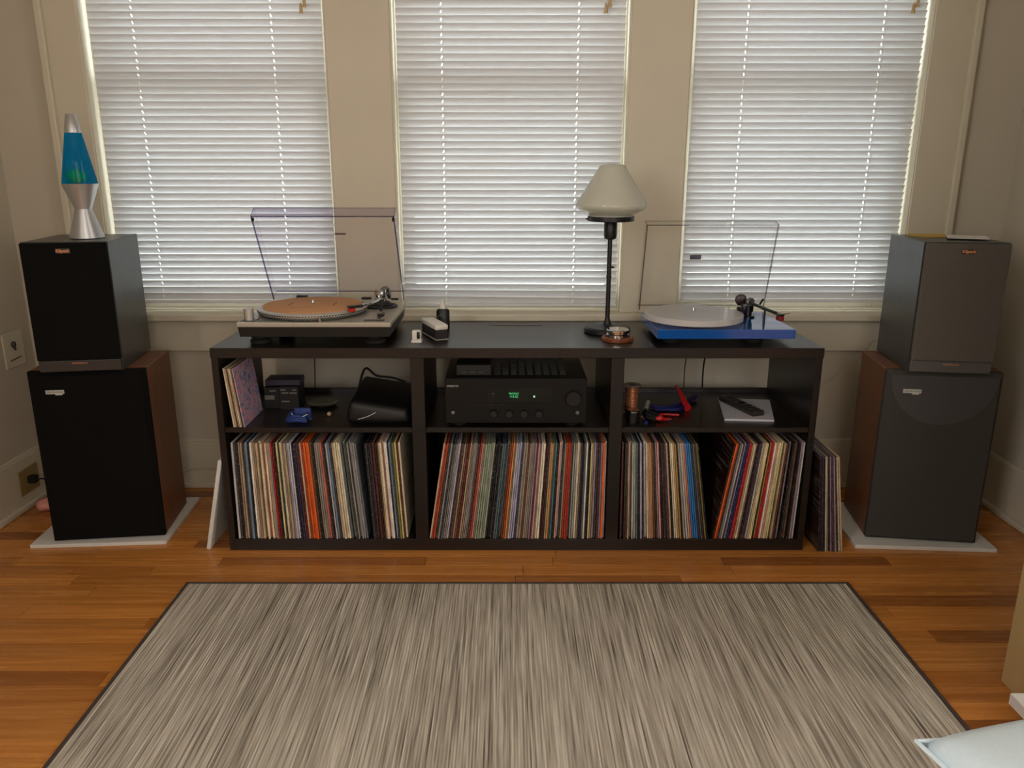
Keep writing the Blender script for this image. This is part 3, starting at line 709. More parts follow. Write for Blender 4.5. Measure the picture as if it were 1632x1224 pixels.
part('counterweight', M_grey, arm, lambda bm: lathe(bm, [(0.014, -0.016), (0.016, -0.014), (0.016, 0.006), (0.013, 0.008), (0.013, 0.016)], 28, M=Matrix.Translation((TA[0] + 0.006, TA[1] + 0.048, 0.112)) @ Matrix.Rotation(PI / 2, 4, 'X')), True)
HS = Matrix.Translation((TA[0] - 0.048, TA[1] - 0.190, 0.102)) @ Matrix.Rotation(R(-62), 4, 'Z')
part('headshell', M_satin, arm, lambda bm: bx(bm, -0.010, 0.010, -0.022, 0.024, -0.003, 0.004, 0.002, M=HS))
part('cartridge', mat('red_stylus', (196, 40, 34), 0.3), arm, lambda bm: bx(bm, -0.008, 0.008, -0.022, 0.000, -0.015, -0.003, 0.003, M=HS))
part('arm_rest', M_black, t, lambda bm: (cyl(bm, 0.004, 0.069, 0.104, 12, (TA[0] + 0.012, TA[1] - 0.085, 0)), bx(bm, TA[0] + 0.002, TA[0] + 0.022, TA[1] - 0.09, TA[1] - 0.08, 0.100, 0.106, 0.001), bx(bm, TA[0] - 0.062, TA[0] - 0.030, TA[1] - 0.012, TA[1] + 0.004, 0.094, 0.101, 0.002), bx(bm, TA[0] + 0.03, TA[0] + 0.055, TA[1] + 0.004, TA[1] + 0.016, 0.09, 0.096, 0.002)))
part('pivot_cap', M_satin, t, lambda bm: (cyl(bm, 0.017, 0.0, 0.008, 24, (0, 0, 0), M=Matrix.Translation((TA[0] + 0.022, TA[1] - 0.004, 0.112)) @ Matrix.Rotation(R(80), 4, 'Y'), bev=0.001)), True)
# raised lid: local frame with origin on the hinge line, x right, y towards the rim, z out of the lid
def lid(parent, hw, dep, wh, loc, angle, ml, mr_, mf, th=0.003):
    Mx = Matrix.Translation(loc) @ Matrix.Rotation(-(PI - angle) if False else 0, 4, 'X')
    # closed lid: depth runs -y from the hinge, walls hang down; opening rotates about x
    Ro = Matrix.Rotation(-angle, 4, 'X')
    T = Matrix.Translation(loc) @ Ro
    def shell(bm):
        bx(bm, -hw, hw, -dep, 0, wh - th, wh, 0.0008, M=T)
        bx(bm, -hw, -hw + th, -dep, 0, 0.002, wh - th, M=T); bx(bm, hw - th, hw, -dep, 0, 0.002, wh - th, M=T)
    lo = part('dust_lid', ml, parent, shell)
    part('lid_front', mf, lo, lambda bm: bx(bm, -hw, hw, -dep, -dep + th, 0.002, wh - th, M=T))
    def rim(bm):
        w_ = th * 0.5 + 0.0007
        for s in (-1, 1): bx(bm, s * (hw - th / 2) - w_, s * (hw - th / 2) + w_, -dep, 0, 0, 0.002, M=T)
        bx(bm, -hw, hw, -dep, -dep + th, 0, 0.002, M=T)
        for s in (-1, 1):
            bx(bm, s * (hw) - 0.0008, s * (hw) + 0.0008, -dep - 0.0003, -dep + 0.001, 0.002, wh, M=T)
        bx(bm, -hw, hw, -dep - 0.0005, -dep + 0.001, wh - 0.0015, wh + 0.0003, M=T)
        bx(bm, -hw, hw, -0.002, 0, wh - th, wh, M=T)
    part('lid_rim', mr_, lo, rim)
    return lo, T
lo, T = lid(t, 0.2165, 0.325, 0.046, (0.003, 0.345, 0.080), R(59.5), M_lid, M_rim, M_band)
part('rubber_pad', M_rubber, lo, lambda bm: bx(bm, -0.2165, -0.2095, -0.318, -0.308, -0.003, 0.004, M=T)); part('rubber_pad', M_rubber, lo, lambda bm: bx(bm, 0.2095, 0.2165, -0.318, -0.308, -0.003, 0.004, M=T))
part('name_plate', mat('plate_grey', (110, 98, 96), 0.5), lo, lambda bm: bx(bm, 0.016, 0.050, -0.232, -0.226, 0.046, 0.0472, M=T))
for s in (-0.12, 0.14):
    part('hinge', M_black, t, lambda bm: (bx(bm, s - 0.018, s + 0.018, 0.345, 0.362, 0.055, 0.094, 0.002)))

# ------------------------------------------------------------------ blue turntable
TT2 = (0.641, 2.238, 0.642)
t = thing('turntable', 'glossy blue belt-drive turntable with frosted acrylic platter and open lid', 'turntable', TT2)
HW = 0.2015
M_blue = mat('gloss_blue_lacquer', (0, 84, 172), 0.12, spec=0.6, var=0.02, coat=0.6)
part('plinth', M_blue, t, lambda bm: bx(bm, -HW, HW, 0, 0.305, 0.018, 0.0455, 0.0012, 2))
for sx1, sy1 in ((-0.15, 0.05), (0.095, 0.05), (-0.15, 0.26), (0.15, 0.26)):
    part('foot', M_rubber, t, lambda bm: lathe(bm, [(0.024, 0), (0.026, 0.003), (0.026, 0.012), (0.020, 0.018)], 24), True, loc=(sx1, sy1, 0))
PC = (-0.068, 0.138)
part('sub_platter', M_black, t, lambda bm: cyl(bm, 0.078, 0.0455, 0.054, 48, (PC[0], PC[1], 0), bev=0.001), True)
part('platter', M_platter2, t, lambda bm: lathe(bm, [(0.147, 0.054), (0.1495, 0.056), (0.1495, 0.071), (0.147, 0.073), (0, 0.073)], 96, (PC[0], PC[1], 0)), True)
part('spindle', M_chrome, t, lambda bm: lathe(bm, [(0.0036, 0.073), (0.0036, 0.085), (0.002, 0.089), (0, 0.0895)], 12, (PC[0], PC[1], 0)), True)
part('motor_pulley', M_black, t, lambda bm: (bx(bm, -0.196, -0.178, 0.208, 0.226, 0.0455, 0.062, 0.001), cyl(bm, 0.006, 0.062, 0.066, 16, (-0.187, 0.217, 0))))
TA = (0.120, 0.205)
part('tonearm_base', M_satin, t, lambda bm: (lathe(bm, [(0.022, 0.0455), (0.022, 0.050), (0.013, 0.052), (0.013, 0.082)], 28, (TA[0], TA[1], 0)), bx(bm, TA[0] - 0.02, TA[0] + 0.016, TA[1] - 0.008, TA[1] + 0.012, 0.062, 0.090, 0.004, 2)), True)
part('gimbal', M_grey, t, lambda bm: lathe(bm, [(0.012, -0.006), (0.014, -0.004), (0.014, 0.004), (0.012, 0.006)], 28, M=Matrix.Translation((TA[0] + 0.004, TA[1] - 0.004, 0.094)) @ Matrix.Rotation(PI / 2, 4, 'X') @ Matrix.Rotation(0.4, 4, 'Y')), True)
arm = part('tonearm', M_satin, t, lambda bm: tube(bm, [(TA[0] - 0.006, TA[1] + 0.02, 0.095), (TA[0], TA[1], 0.094), (TA[0] + 0.020, TA[1] - 0.09, 0.089), (TA[0] + 0.036, TA[1] - 0.155, 0.086)], 0.0048, 10), True)
part('counterweight', mat('brown_black_weight', (44, 26, 26), 0.35), arm, lambda bm: lathe(bm, [(0.015, -0.012), (0.018, -0.010), (0.018, 0.010), (0.015, 0.012)], 28, M=Matrix.Translation((TA[0] - 0.014, TA[1] + 0.034, 0.0955)) @ Matrix.Rotation(R(-14), 4, 'Z') @ Matrix.Rotation(PI / 2, 4, 'X')), True)
HS = Matrix.Translation((TA[0] + 0.040, TA[1] - 0.170, 0.083)) @ Matrix.Rotation(R(12), 4, 'Z')
part('headshell', M_satin, arm, lambda bm: (bx(bm, -0.008, 0.008, -0.018, 0.020, -0.001, 0.004, 0.001, M=HS), tube(bm, [HS @ Vector((0.006, -0.01, 0.003)), HS @ Vector((0.026, -0.014, 0.006))], 0.0012, 6)))
part('cartridge', mat('dark_red_cartridge', (120, 30, 32), 0.35), arm, lambda bm: bx(bm, -0.008, 0.008, -0.018, 0.004, -0.016, -0.001, 0.002, M=HS))
part('arm_rest', M_satin, t, lambda bm: (cyl(bm, 0.003, 0.0455, 0.088, 10, (TA[0] + 0.026, TA[1] - 0.085, 0)), bx(bm, TA[0] + 0.018, TA[0] + 0.034, TA[1] - 0.09, TA[1] - 0.08, 0.083, 0.0865, 0.001), tube(bm, [(TA[0] + 0.03, TA[1] - 0.02, 0.09), (TA[0] + 0.036, TA[1] - 0.03, 0.108)], 0.003)))
lo, T = lid(t, 0.2055, 0.292, 0.036, (-0.001, 0.312, 0.050), R(74), M_lid2, M_rim2, M_lid2)
part('name_plate', mat('plate_slate', (92, 90, 112), 0.5), lo, lambda bm: bx(bm, -0.050, -0.014, -0.178, -0.163, 0.036, 0.0372, M=T))
for s in (-0.13, 0.13):
    part('hinge', M_black, t, lambda bm: (bx(bm, s - 0.012, s + 0.012, 0.300, 0.322, 0.040, 0.060, 0.002),))

# ------------------------------------------------------------------ small things on the cabinet top
ZT = 0.642
t = thing('charging_stand', 'small white charging stand with a black key-shaped gadget, left of centre on the cabinet top', 'charger', (-0.268, 2.275, ZT))
def chg(bm):
    bx(bm, -0.016, 0.016, -0.016, 0.016, 0, 0.010, 0.004, 2)
    bx(bm, -0.014, 0.013, -0.006, 0.014, 0.008, 0.036, 0.004, 2)
part('body', M_white, t, chg, True)
part('gadget', M_black, t, lambda bm: bx(bm, 0.001, 0.010, -0.011, -0.004, 0.012, 0.034, 0.003, 2), True)
t = thing('record_cleaner', 'oblong record brush in dark case with white lid, beside the silver turntable', 'brush', (-0.218, 2.36, ZT), R(24))
part('tray', mat('clear_tray', (190, 186, 180), 0.2), t, lambda bm: bx(bm, -0.021, 0.021, -0.055, 0.085, 0, 0.002, 0.0008))
part('body', mat('dark_brush', (40, 34, 34), 0.8), t, lambda bm: bx(bm, -0.019, 0.019, -0.053, 0.083, 0.002, 0.030, 0.003, 2))
part('lid', M_white, t, lambda bm: bx(bm, -0.0205, 0.0205, -0.0545, 0.0845, 0.030, 0.046, 0.004, 2), True)
t = thing('fluid_bottle', 'small black squeeze bottle with white pointed cap near the sill', 'bottle', (-0.206, 2.485, ZT), R(-8))
def bot(bm):
    prof = [(0.019, 0.0), (0.0215, 0.002), (0.0215, 0.058), (0.018, 0.064), (0.010, 0.066)]
    lathe(bm, prof, 28)
    for v in bm.verts: v.co.y *= 0.72
part('body', M_black, t, bot, True)
part('cap', M_white, t, lambda bm: lathe(bm, [(0.0115, 0.066), (0.012, 0.070), (0.009, 0.078), (0.003, 0.093), (0.0015, 0.095)], 20), True)
part('label', M_grey, t, lambda bm: [lathe(bm, [(0.009, 0), (0.0105, 0), (0.0105, 0.0006), (0.009, 0.0006)], 20, M=Matrix.Translation((-0.004, -0.0157, 0.038)) @ Matrix.Rotation(PI / 2, 4, 'X'), cap=False)])
t = thing('record_weight', 'polished metal record weight sitting in a round wooden holder by the lamp', 'weight', (0.333, 2.305, ZT))
M_cherry = mat('cherry_wood', (122, 68, 40), 0.35, var=0.15, scale=20, stretch=(1, 6, 6))
part('holder', M_cherry, t, lambda bm: lathe(bm, [(0.046, 0), (0.048, 0.002), (0.048, 0.010), (0.045, 0.013), (0.038, 0.013), (0.037, 0.008), (0, 0.008)], 12))
part('weight', M_chrome, t, lambda bm: lathe(bm, [(0.034, 0.009), (0.034, 0.020), (0.031, 0.022), (0.031, 0.025), (0.0345, 0.027), (0.0345, 0.033), (0.032, 0.035), (0, 0.0355)], 40), True)

# ------------------------------------------------------------------ receiver in the middle bay
ZSH = 0.398
t = thing('stereo_receiver', 'black stereo receiver with green lit display in the middle upper bay', 'receiver', (0.0265, 2.212, ZSH))
def rbody(bm):
    bx(bm, -0.208, 0.208, 0.004, 0.33, 0.012, 0.150, 0.0015)
part('case', M_satin, t, rbody)
part('front_panel', mat('receiver_front', (8, 8, 9), 0.4, spec=0.3), t, lambda bm: bx(bm, -0.2085, 0.2085, -0.004, 0.005, 0.013, 0.151, 0.0015))
def vents(bm):
    for j in range(7):
        for i in range(10):
            x = -0.088 + i * 0.0245 - 0.0; y = 0.045 + j * 0.036
            bx(bm, x, x + 0.017, y, y + 0.003, 0.150, 0.1515); bx(bm, x, x + 0.017, y + 0.007, y + 0.010, 0.150, 0.1515); bx(bm, x, x + 0.017, y + 0.014, y + 0.017, 0.150, 0.1515); bx(bm, x, x + 0.017, y + 0.021, y + 0.024, 0.150, 0.1515)
v = part('top_vents', mat('vent_grey', (44, 43, 40), 0.5), t, vents); v['kind'] = 'stuff'
for x, y in ((-0.17, 0.04), (0.17, 0.04), (-0.17, 0.29), (0.17, 0.29)):
    part('foot', M_rubber, t, lambda bm: cyl(bm, 0.022, 0, 0.013, 20, (x, y, 0)), True)
RX = Matrix.Rotation(PI / 2, 4, 'X')
part('volume_knob', mat('knob_black', (26, 26, 29), 0.25), t, lambda bm: lathe(bm, [(0.023, 0), (0.023, 0.010), (0.021, 0.014), (0.0, 0.013)], 40, M=Matrix.Translation((0.168, -0.004, 0.092)) @ RX), True)
for x in (-0.066, -0.020, 0.024, 0.068):
    part('tone_knob', M_black, t, lambda bm: lathe(bm, [(0.0115, 0), (0.0115, 0.008), (0.010, 0.011), (0.0, 0.011)], 24, M=Matrix.Translation((x, -0.004, 0.044)) @ RX), True)
part('power_button', M_grey, t, lambda bm: lathe(bm, [(0.0055, 0), (0.0055, 0.003), (0.004, 0.004), (0, 0.004)], 20, M=Matrix.Translation((-0.186, -0.004, 0.046)) @ RX), True)
part('headphone_socket', M_grey, t, lambda bm: lathe(bm, [(0.0055, 0), (0.0055, 0.002), (0.003, 0.002), (0.003, 0.0005), (0, 0.0005)], 20, M=Matrix.Translation((0.182, -0.004, 0.046)) @ RX), True)
part('display', mat('display_glass', (6, 9, 8), 0.1), t, lambda bm: bx(bm, -0.085, 0.110, -0.0052, -0.003, 0.078, 0.122, 0.0005))
for i in range(4):
    part('button', M_black, t, lambda bm: bx(bm, -0.140 + i * 0.030, -0.122 + i * 0.030, -0.006, -0.003, 0.068, 0.072, 0.0005))
M_vfd = mat('green_display', (60, 200, 130), 0.5, emit=(60, 190, 120), es=0.9)
text('display_text', 'PHONO', 0.0095, M_vfd, t, (-0.0065, -0.0058, 0.1045), depth=0.0002, sx_=0.85)
text('display_text', '118-52', 0.0095, M_vfd, t, (-0.0065, -0.0058, 0.0955), depth=0.0002, sx_=0.95)
part('display_symbol', mat('display_white', (150, 220, 190), 0.5, emit=(150, 220, 190), es=0.6), t, lambda bm: bx(bm, 0.051, 0.056, -0.0058, -0.0045, 0.093, 0.099))
part('standby_light', mat('standby_red', (120, 90, 90), 0.5, emit=(160, 90, 90), es=0.4), t, lambda bm: bx(bm, -0.069, -0.066, -0.0058, -0.0045, 0.103, 0.106))
text('brand_lettering', 'ONKYO', 0.0085, M_badge, t, (-0.186, -0.0042, 0.127), depth=0.0003, sx_=1.1)
t = thing('phono_preamp', 'small black box with three buttons standing on the receiver', 'preamp', (-0.098, 2.235, ZSH + 0.1517))
part('case', M_black, t, lambda bm: bx(bm, -0.052, 0.052, 0.0, 0.12, 0, 0.034, 0.002))
for i in range(3):
    part('button', M_strip, t, lambda bm: bx(bm, -0.036 + i * 0.024, -0.020 + i * 0.024, -0.0025, 0.001, 0.008, 0.015, 0.001))

# ------------------------------------------------------------------ things on the upper left shelf
def thing_box(name, label, cat, loc, rz, w, d, h, m, bev=0.001):
    t = thing(name, label, cat, loc, rz)
    part('carton', m, t, lambda bm: bx(bm, -w / 2, w / 2, 0, d, 0, h, bev)); return t
M_pale = mat('pale_print', (120, 116, 110), 0.6)
t = thing_box('battery_box', 'small dark carton with pale print, beside the singles on the left shelf', 'box', (-0.752, 2.40, ZSH), R(3), 0.048, 0.07, 0.070, mat('dark_carton', (24, 24, 28), 0.5))
part('label_print', M_pale, t, lambda bm: (bx(bm, -0.006, 0.014, -0.0006, 0.001, 0.056, 0.061), bx(bm, -0.022, 0.008, -0.0006, 0.001, 0.030, 0.044)))
t = thing_box('cartridge_box', 'black carton with small pale lettering, right of the small dark carton', 'box', (-0.693, 2.385, ZSH), R(-2), 0.062, 0.07, 0.076, mat('black_carton', (12, 12, 14), 0.45))
part('label_print', M_pale, t, lambda bm: [bx(bm, a, b, -0.0006, 0.001, c, c + 0.004) for a, b, c in ((-0.026, -0.010, 0.064), (0.012, 0.024, 0.064), (-0.022, -0.002, 0.054), (0.002, 0.026, 0.054), (-0.024, 0.002, 0.026))])
t = thing_box('parts_carton', 'low navy carton lying on top of the two dark cartons', 'box', (-0.715, 2.40, ZSH + 0.0765), R(2), 0.110, 0.07, 0.018, mat('navy_carton', (44, 38, 62), 0.5))
t = thing('cable_coil', 'bundle of blue strap with a pale wire, front of the left shelf', 'strap', (-0.632, 2.262, ZSH))
def strap(bm):
    for k in range(3):
        pts = [(0.034 * math.cos(a) * (1 - 0.1 * k), 0.026 * math.sin(a), 0.010 + 0.006 * k + 0.003 * math.sin(3 * a)) for a in [2 * PI * i / 28 for i in range(26)]]
        tube(bm, pts, 0.0055, 6)
    bx(bm, -0.016, 0.034, 0.010, 0.022, 0.004, 0.040, 0.004, 2)
part('band', mat('blue_strap', (38, 62, 128), 0.6), t, strap, True)
part('wire', M_badge, t, lambda bm: tube(bm, spline([(-0.018, -0.012, 0.030), (-0.004, -0.024, 0.022), (0.012, -0.026, 0.022), (0.030, -0.014, 0.028)]), 0.0016, 6), True)
t = thing('shallow_tin', 'shallow round glass dish behind the blue strap', 'dish', (-0.600, 2.44, ZSH))
part('dish', mat('green_glass', (96, 100, 84), 0.15, metal=0.3), t, lambda bm: lathe(bm, [(0.030, 0.0), (0.034, 0.002), (0.048, 0.010), (0.0485, 0.0115), (0.046, 0.0115), (0.030, 0.004), (0, 0.0035)], 36), True)
o = part('small_ball', mat('ivory_ball', (190, 160, 120), 0.3), None, lambda bm: bmesh.ops.create_uvsphere(bm, u_segments=16, v_segments=10, radius=0.007), True, loc=(-0.553, 2.32, ZSH + 0.007))
tag(o, 'tiny ivory coloured knob lying loose on the left shelf', 'knob')
t = thing('gadget_bag', 'soft black pouch filling the right side of the upper left bay', 'bag', (-0.385, 2.225, ZSH))
def bag(bm):
    v = bx(bm, -0.098, 0.098, 0.0, 0.26, 0, 0.078, 0.02, 3)
    for q in v:
        if q.co.z > 0.04:
            q.co.z += 0.012 * math.sin(q.co.x * 60) * 1 - 0.12 * max(0, 0.12 - q.co.y); q.co.x *= 0.93
part('body', mat('black_leather', (8, 8, 9), 0.5, bump=0.3), t, bag, True)
part('zip', M_badge, t, lambda bm: tube(bm, spline([(-0.060, -0.002, 0.020), (-0.030, -0.004, 0.030), (-0.006, -0.002, 0.042)]), 0.0012, 6))
part('strap', M_rubber, t, lambda bm: tube(bm, spline([(-0.09, 0.16, 0.05), (-0.07, 0.2, 0.125), (-0.035, 0.21, 0.10), (0.02, 0.2, 0.095), (0.06, 0.2, 0.08)]), 0.004, 8))

# ------------------------------------------------------------------ things on the upper right shelf
M_cuw = mat('copper_wire', (196, 128, 96), 0.35, metal=0.5, var=0.25, scale=160, stretch=(0.1, 0.1, 1), bump=0.4)
t = thing('wire_spool', 'clear spool of copper wire standing at the left of the right upper bay', 'spool', (0.392, 2.36, ZSH))
M_spool = mat('clear_spool_plastic', (150, 140, 130), 0.25)
part('flange', M_spool, t, lambda bm: cyl(bm, 0.029, 0, 0.003, 32, bev=0.001), True); part('flange', M_spool, t, lambda bm: cyl(bm, 0.029, 0.088, 0.091, 32, bev=0.001), True)
part('hub', M_black, t, lambda bm: cyl(bm, 0.009, 0.001, 0.0915, 20), True)
def wnd(bm):
    pr = []
    for i in range(29): pr.append((0.0195 + (0.0012 if i % 2 else 0), 0.003 + i * 0.085 / 28))
    lathe(bm, pr, 32)
part('winding', M_cuw, t, wnd, True)
t = thing('solder_tin', 'squat black tin with a shiny metal lid in front of the copper spool', 'tin', (0.382, 2.262, ZSH))
part('body', M_black, t, lambda bm: cyl(bm, 0.021, 0, 0.034, 32, bev=0.001), True)
part('lid', M_chrome, t, lambda bm: lathe(bm, [(0.0215, 0.034), (0.0215, 0.037), (0.019, 0.039), (0, 0.0385)], 32), True)
def lead(name, label, cat, m, pts, r, loc=(0, 0, 0)):
    return tag(part(name, m, None, lambda bm: tube(bm, spline(pts), r, 7), True, loc=loc), label, cat)
M_rw = mat('red_rubber', (190, 30, 34), 0.4); M_bw = mat('dark_blue_rubber', (22, 24, 90), 0.5)
z = ZSH
t = thing('banana_plug', 'silver barrelled cable plug leaning beside the copper spool', 'plug', (0.438, 2.36, ZSH))
part('barrel', mat('plug_silver', (176, 176, 170), 0.3, metal=0.4), t, lambda bm: tube(bm, [(0, 0, 0.008), (0.012, 0.030, 0.026)], 0.0075, 12), True)
part('grip', M_black, t, lambda bm: tube(bm, [(-0.008, -0.022, 0.006), (0, 0, 0.008)], 0.006, 12), True)
part('tip', M_chrome, t, lambda bm: tube(bm, [(0.012, 0.030, 0.026), (0.0155, 0.038, 0.031)], 0.003, 8), True)
t = thing('red_clip', 'bright red crocodile clip at the front of the right shelf', 'clip', (0.463, 2.262, ZSH))
part('boot', M_rw, t, lambda bm: (tube(bm, [(-0.010, 0, 0.010), (0.004, 0, 0.012), (0.012, 0.0, 0.009)], [0.006, 0.010, 0.005], 10), tube(bm, [(0.008, 0.002, 0.008), (0.032, 0.006, 0.006)], [0.005, 0.003], 8)), True)
part('jaw', M_chrome, t, lambda bm: tube(bm, [(0.032, 0.006, 0.006), (0.038, 0.007, 0.006)], 0.002, 8))
t = thing('blue_plug', 'small blue and silver cable plug beside the squat tin', 'plug', (0.418, 2.245, ZSH))
part('boot', M_bw, t, lambda bm: tube(bm, [(0, -0.014, 0.006), (-0.002, 0.010, 0.007)], 0.006, 10), True)
part('tip', M_chrome, t, lambda bm: tube(bm, [(-0.002, 0.010, 0.007), (-0.006, 0.034, 0.010)], 0.0035, 8), True)
lead('black_lead', 'tangle of black cable between the silver plug and the red clip', 'cable', M_rubber, [(0.425, 2.33, z + 0.006), (0.442, 2.30, z + 0.010), (0.428, 2.275, z + 0.012), (0.452, 2.262, z + 0.008), (0.468, 2.29, z + 0.006), (0.448, 2.31, z + 0.014), (0.43, 2.29, z + 0.018), (0.455, 2.262, z + 0.012)], 0.0055)
lead('red_lead', 'short red cable lying behind the red clip', 'cable', M_rw, [(0.462, 2.31, z + 0.004), (0.49, 2.325, z + 0.004), (0.52, 2.32, z + 0.004), (0.535, 2.318, z + 0.004)], 0.0035)
lead('blue_lead', 'dark blue cable loops lying across the right shelf', 'cable', M_bw, [(0.462, 2.40, z + 0.008), (0.50, 2.38, z + 0.008), (0.545, 2.40, z + 0.010), (0.59, 2.44, z + 0.012), (0.63, 2.50, z + 0.012), (0.60, 2.47, z + 0.010), (0.55, 2.36, z + 0.012), (0.50, 2.36, z + 0.010), (0.47, 2.37, z + 0.008)], 0.0065)
t = thing('red_handle_tool', 'red-handled tool standing at the back of the right shelf', 'tool', (0.567, 2.40, ZSH))
part('handle', M_rw, t, lambda bm: (tube(bm, [(0.006, -0.03, 0.010), (0.002, -0.005, 0.020), (-0.006, 0.03, 0.045), (-0.012, 0.075, 0.055)], [0.012, 0.010, 0.006, 0.003], 10)), True)
paper('paper_stack', mat('grey_white_paper', (206, 206, 214), 0.6, var=0.05), [(0.664, 2.272), (0.812, 2.262), (0.868, 2.478), (0.705, 2.500)], ZSH + 0.0003, 0.006, 'folded white sheets of paper lying under the remote control', 'paper')
t = thing('remote_control', 'slim dark remote control lying on the white paper', 'remote', (0.745, 2.385, ZSH + 0.0068), R(18))
part('body', mat('remote_black', (44, 42, 42), 0.4), t, lambda bm: bx(bm, -0.021, 0.021, -0.095, 0.095, 0, 0.017, 0.004, 2), True)
part('face', mat('remote_face', (66, 62, 60), 0.35), t, lambda bm: bx(bm, -0.016, 0.016, -0.088, 0.088, 0.0165, 0.0178, 0.0004))
for i in range(8):
    for j in (-1, 0, 1):
        if i in (3, 4): continue
        part('button', M_rubber, t, lambda bm: bx(bm, j * 0.010 - 0.0035, j * 0.010 + 0.0035, -0.078 + i * 0.021 - 0.004, -0.078 + i * 0.021 + 0.004, 0.0175, 0.0195, 0.0006))
part('dial', M_rubber, t, lambda bm: lathe(bm, [(0.012, 0.0175), (0.012, 0.0195), (0.006, 0.0195), (0.006, 0.0185), (0, 0.0185)], 24, (0, -0.004, 0)), True)

# ------------------------------------------------------------------ leaning board, cables, wall plates
t = part('leaning_board', M_board, None, lambda bm: bx(bm, -0.006, 0.006, 0, 0.30, 0, 0.30, 0.001), loc=(-0.926, 2.203, 0.0014), rot=(0, R(12.2), 0))
tag(t, 'thin white square board leaning against the left side of the cabinet', 'board')
lead('hanging_cable', 'thin black cable hanging behind the upper left bay', 'cable', M_rubber, [(-0.655, 2.612, 0.64), (-0.662, 2.615, 0.50), (-0.668, 2.615, 0.30), (-0.66, 2.63, 0.004)], 0.0018)
lead('hanging_cable', 'thin black cable hanging behind the upper right bay, the left of two', 'cable', M_rubber, [(0.640, 2.612, 0.64), (0.628, 2.615, 0.56), (0.614, 2.617, 0.48), (0.618, 2.615, 0.30), (0.63, 2.63, 0.004)], 0.0018)
lead('hanging_cable', 'thicker black cable hanging behind the upper right bay, the right of two', 'cable', M_rubber, [(0.712, 2.612, 0.64), (0.692, 2.615, 0.56), (0.678, 2.617, 0.48), (0.682, 2.615, 0.30), (0.69, 2.63, 0.004)], 0.0028)
M_wcable = mat('clear_speaker_wire', (180, 168, 146), 0.4)
lead('speaker_wire', 'pale speaker wire sagging across the wall between cabinet and left speaker', 'cable', M_wcable, [(-1.15, 2.48, 0.10), (-1.135, 2.60, 0.105), (-1.09, 2.655, 0.090), (-1.03, 2.665, 0.078), (-0.97, 2.665, 0.072), (-0.90, 2.64, 0.066), (-0.85, 2.61, 0.060)], 0.0017)
lead('speaker_wire', 'pale speaker wire running from the cabinet up to the right speakers', 'cable', M_wcable, [(0.90, 2.61, 0.20), (1.00, 2.68, 0.30), (1.08, 2.685, 0.355), (1.16, 2.685, 0.42), (1.23, 2.66, 0.50), (1.245, 2.60, 0.575), (1.25, 2.55, 0.58)], 0.0015)
t = thing('wall_plate', 'cream wall plate with a dark coiled socket, high on the left wall', 'socket', (-1.69, 2.61, 0.545), 0)
part('plate', M_trim, t, lambda bm: bx(bm, 0, 0.005, -0.055, 0.055, -0.06, 0.06, 0.002))
def ringy(bm):
    lathe(bm, [(0.007, 0), (0.011, 0), (0.011, 0.004), (0.007, 0.004)], 20, M=Matrix.Translation((0.005, -0.004, 0.018)) @ Matrix.Rotation(PI / 2, 4, 'Y'), cap=False)
    tube(bm, [(0.007, -0.004, 0.010), (0.009, 0.001, -0.002)], 0.003, 6); tube(bm, [(0.0055, -0.03, -0.034), (0.0055, 0.030, -0.030)], 0.0018, 6)
part('socket_ring', mat('socket_dark', (60, 54, 46), 0.5), t, ringy)
t = thing('power_outlet', 'yellowed outlet plate with black plug, low on the left baseboard', 'socket', (-1.672, 2.545, 0.095), 0)
part('plate', mat('yellowed_plate', (150, 128, 80), 0.5), t, lambda bm: bx(bm, 0, 0.005, -0.055, 0.055, -0.045, 0.045, 0.002))
pg = part('plug', M_rubber, t, lambda bm: (bx(bm, 0.004, 0.030, -0.014, 0.014, -0.012, 0.014, 0.004, 2), tube(bm, spline([(0.028, 0, 0), (0.05, 0.006, 0), (0.062, 0.012, -0.02), (0.066, 0.02, -0.06), (0.072, 0.03, -0.092)]), 0.0032, 7)), True)
def cr_bag(bm):
    bmesh.ops.create_icosphere(bm, subdivisions=3, radius=0.03)
    for v in bm.verts:
        n_ = math.sin(v.co.x * 190) * math.cos(v.co.y * 170) * 0.004
        v.co = v.co * (1 + n_ * 20); v.co.z = max(v.co.z * 0.75, -0.02)
o = part('crumpled_wrapper', mat('pink_wrapper', (220, 150, 140), 0.4), None, cr_bag, False, loc=(-1.597, 2.50, 0.0205))
tag(o, 'crumpled pink wrapper on the floor in the left corner', 'wrapper')

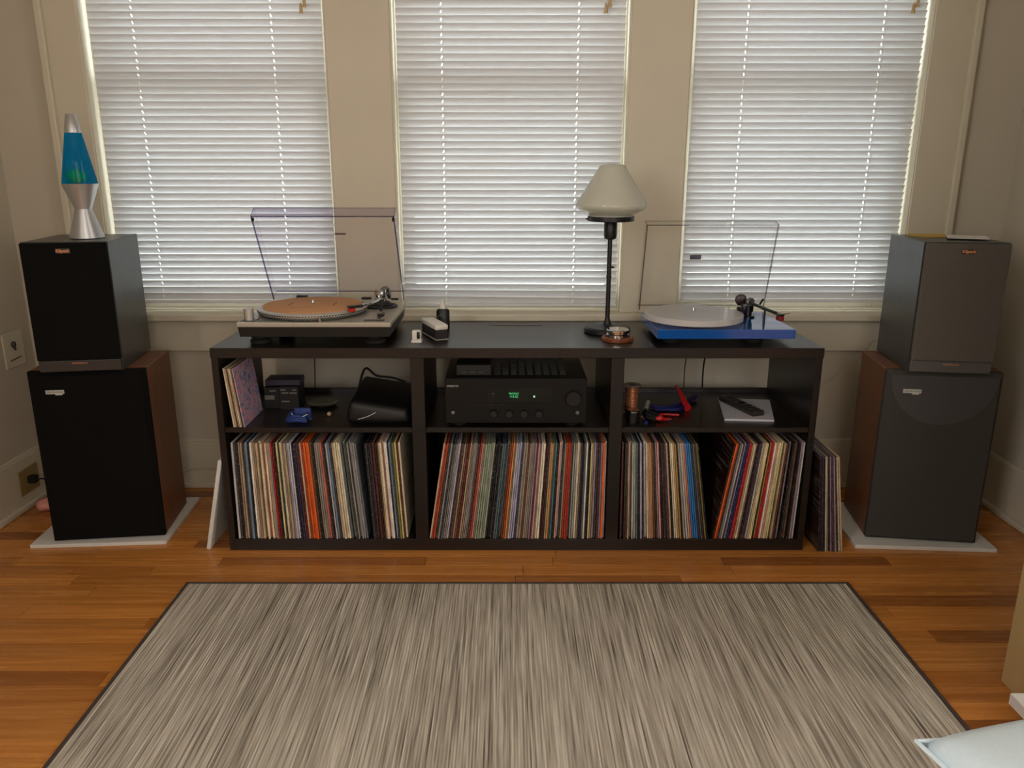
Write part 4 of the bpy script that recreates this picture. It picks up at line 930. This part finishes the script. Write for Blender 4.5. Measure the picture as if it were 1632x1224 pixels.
# ------------------------------------------------------------------ foreground right
o = part('low_platform', M_board, None, lambda bm: (bx(bm, 0, 0.42, -0.5, 0, 0.034, 0.06, 0.001), bx(bm, 0.05, 0.37, -0.45, -0.05, 0, 0.035)), loc=(1.073, 1.434, 0.0))
tag(o, 'low white platform on the floor beside the end of the right wall', 'platform')
t = thing('armchair', 'low upholstered seat carrying the pale blue cushion', 'armchair', (0.80, 0.36, 0))
M_up = mat('grey_upholstery', (120, 122, 124), 0.9, bump=0.3)
part('seat', M_up, t, lambda bm: bx(bm, -0.24, 0.32, -0.32, 0.26, 0.22, 0.41, 0.03, 3), True)
for x, y in ((-0.22, -0.28), (0.28, -0.28), (-0.22, 0.26), (0.28, 0.26)):
    part('leg', M_blackwood, t, lambda bm: lathe(bm, [(0.014, 0.0065), (0.022, 0.225)], 12, (x, y, 0)), True)
M_cush = mat('pale_blue_cotton', (218, 238, 252), 0.85, var=0.03, scale=200, bump=0.1)
t = thing('cushion', 'pale blue cushion with piped edge in the bottom right corner', 'cushion', (0.781, 0.553, 0.500), R(12))
def cushion(bm):
    n = 40; hw = 0.262; g = {}
    for side in (1, -1):
        for i in range(n + 1):
            for j in range(n + 1):
                if side == -1 and (i in (0, n) or j in (0, n)): g[(side, i, j)] = g[(1, i, j)]; continue
                u, v = -1 + 2 * i / n, -1 + 2 * j / n
                pin = 1 - 0.05 * (1 - abs(u) ** 2) * abs(v) ** 6 ; pin2 = 1 - 0.05 * (1 - abs(v) ** 2) * abs(u) ** 6
                x = u * hw * pin2; y = v * hw * pin
                h = 0.072 * ((1 - u * u) * (1 - v * v)) ** 0.34
                lift = 0.003 * (abs(u) * abs(v)) ** 6
                g[(side, i, j)] = bm.verts.new((x, y, side * h + lift + 0.003 * math.sin(7 * u + 3 * v) * (1 - max(abs(u), abs(v)))))
        for i in range(n):
            for j in range(n):
                q = [g[(side, i, j)], g[(side, i + 1, j)], g[(side, i + 1, j + 1)], g[(side, i, j + 1)]]
                bm.faces.new(q if side == 1 else q[::-1])
cv = part('cover', M_cush, t, cushion, False)
for p in cv.data.polygons: p.use_smooth = True
def piping(bm):
    n = 40; hw = 0.263; pts = []
    def P(u, v):
        pin = 1 - 0.05 * (1 - abs(u) ** 2) * abs(v) ** 6; pin2 = 1 - 0.05 * (1 - abs(v) ** 2) * abs(u) ** 6
        return (u * hw * pin2, v * hw * pin, 0.003 * (abs(u) * abs(v)) ** 6)
    for k in range(n): pts.append(P(-1 + 2 * k / n, -1))
    for k in range(n): pts.append(P(1, -1 + 2 * k / n))
    for k in range(n): pts.append(P(1 - 2 * k / n, 1))
    for k in range(n + 1): pts.append(P(-1, 1 - 2 * k / n))
    tube(bm, pts, 0.0030, 7)
part('piping', M_cush, t, piping, True)
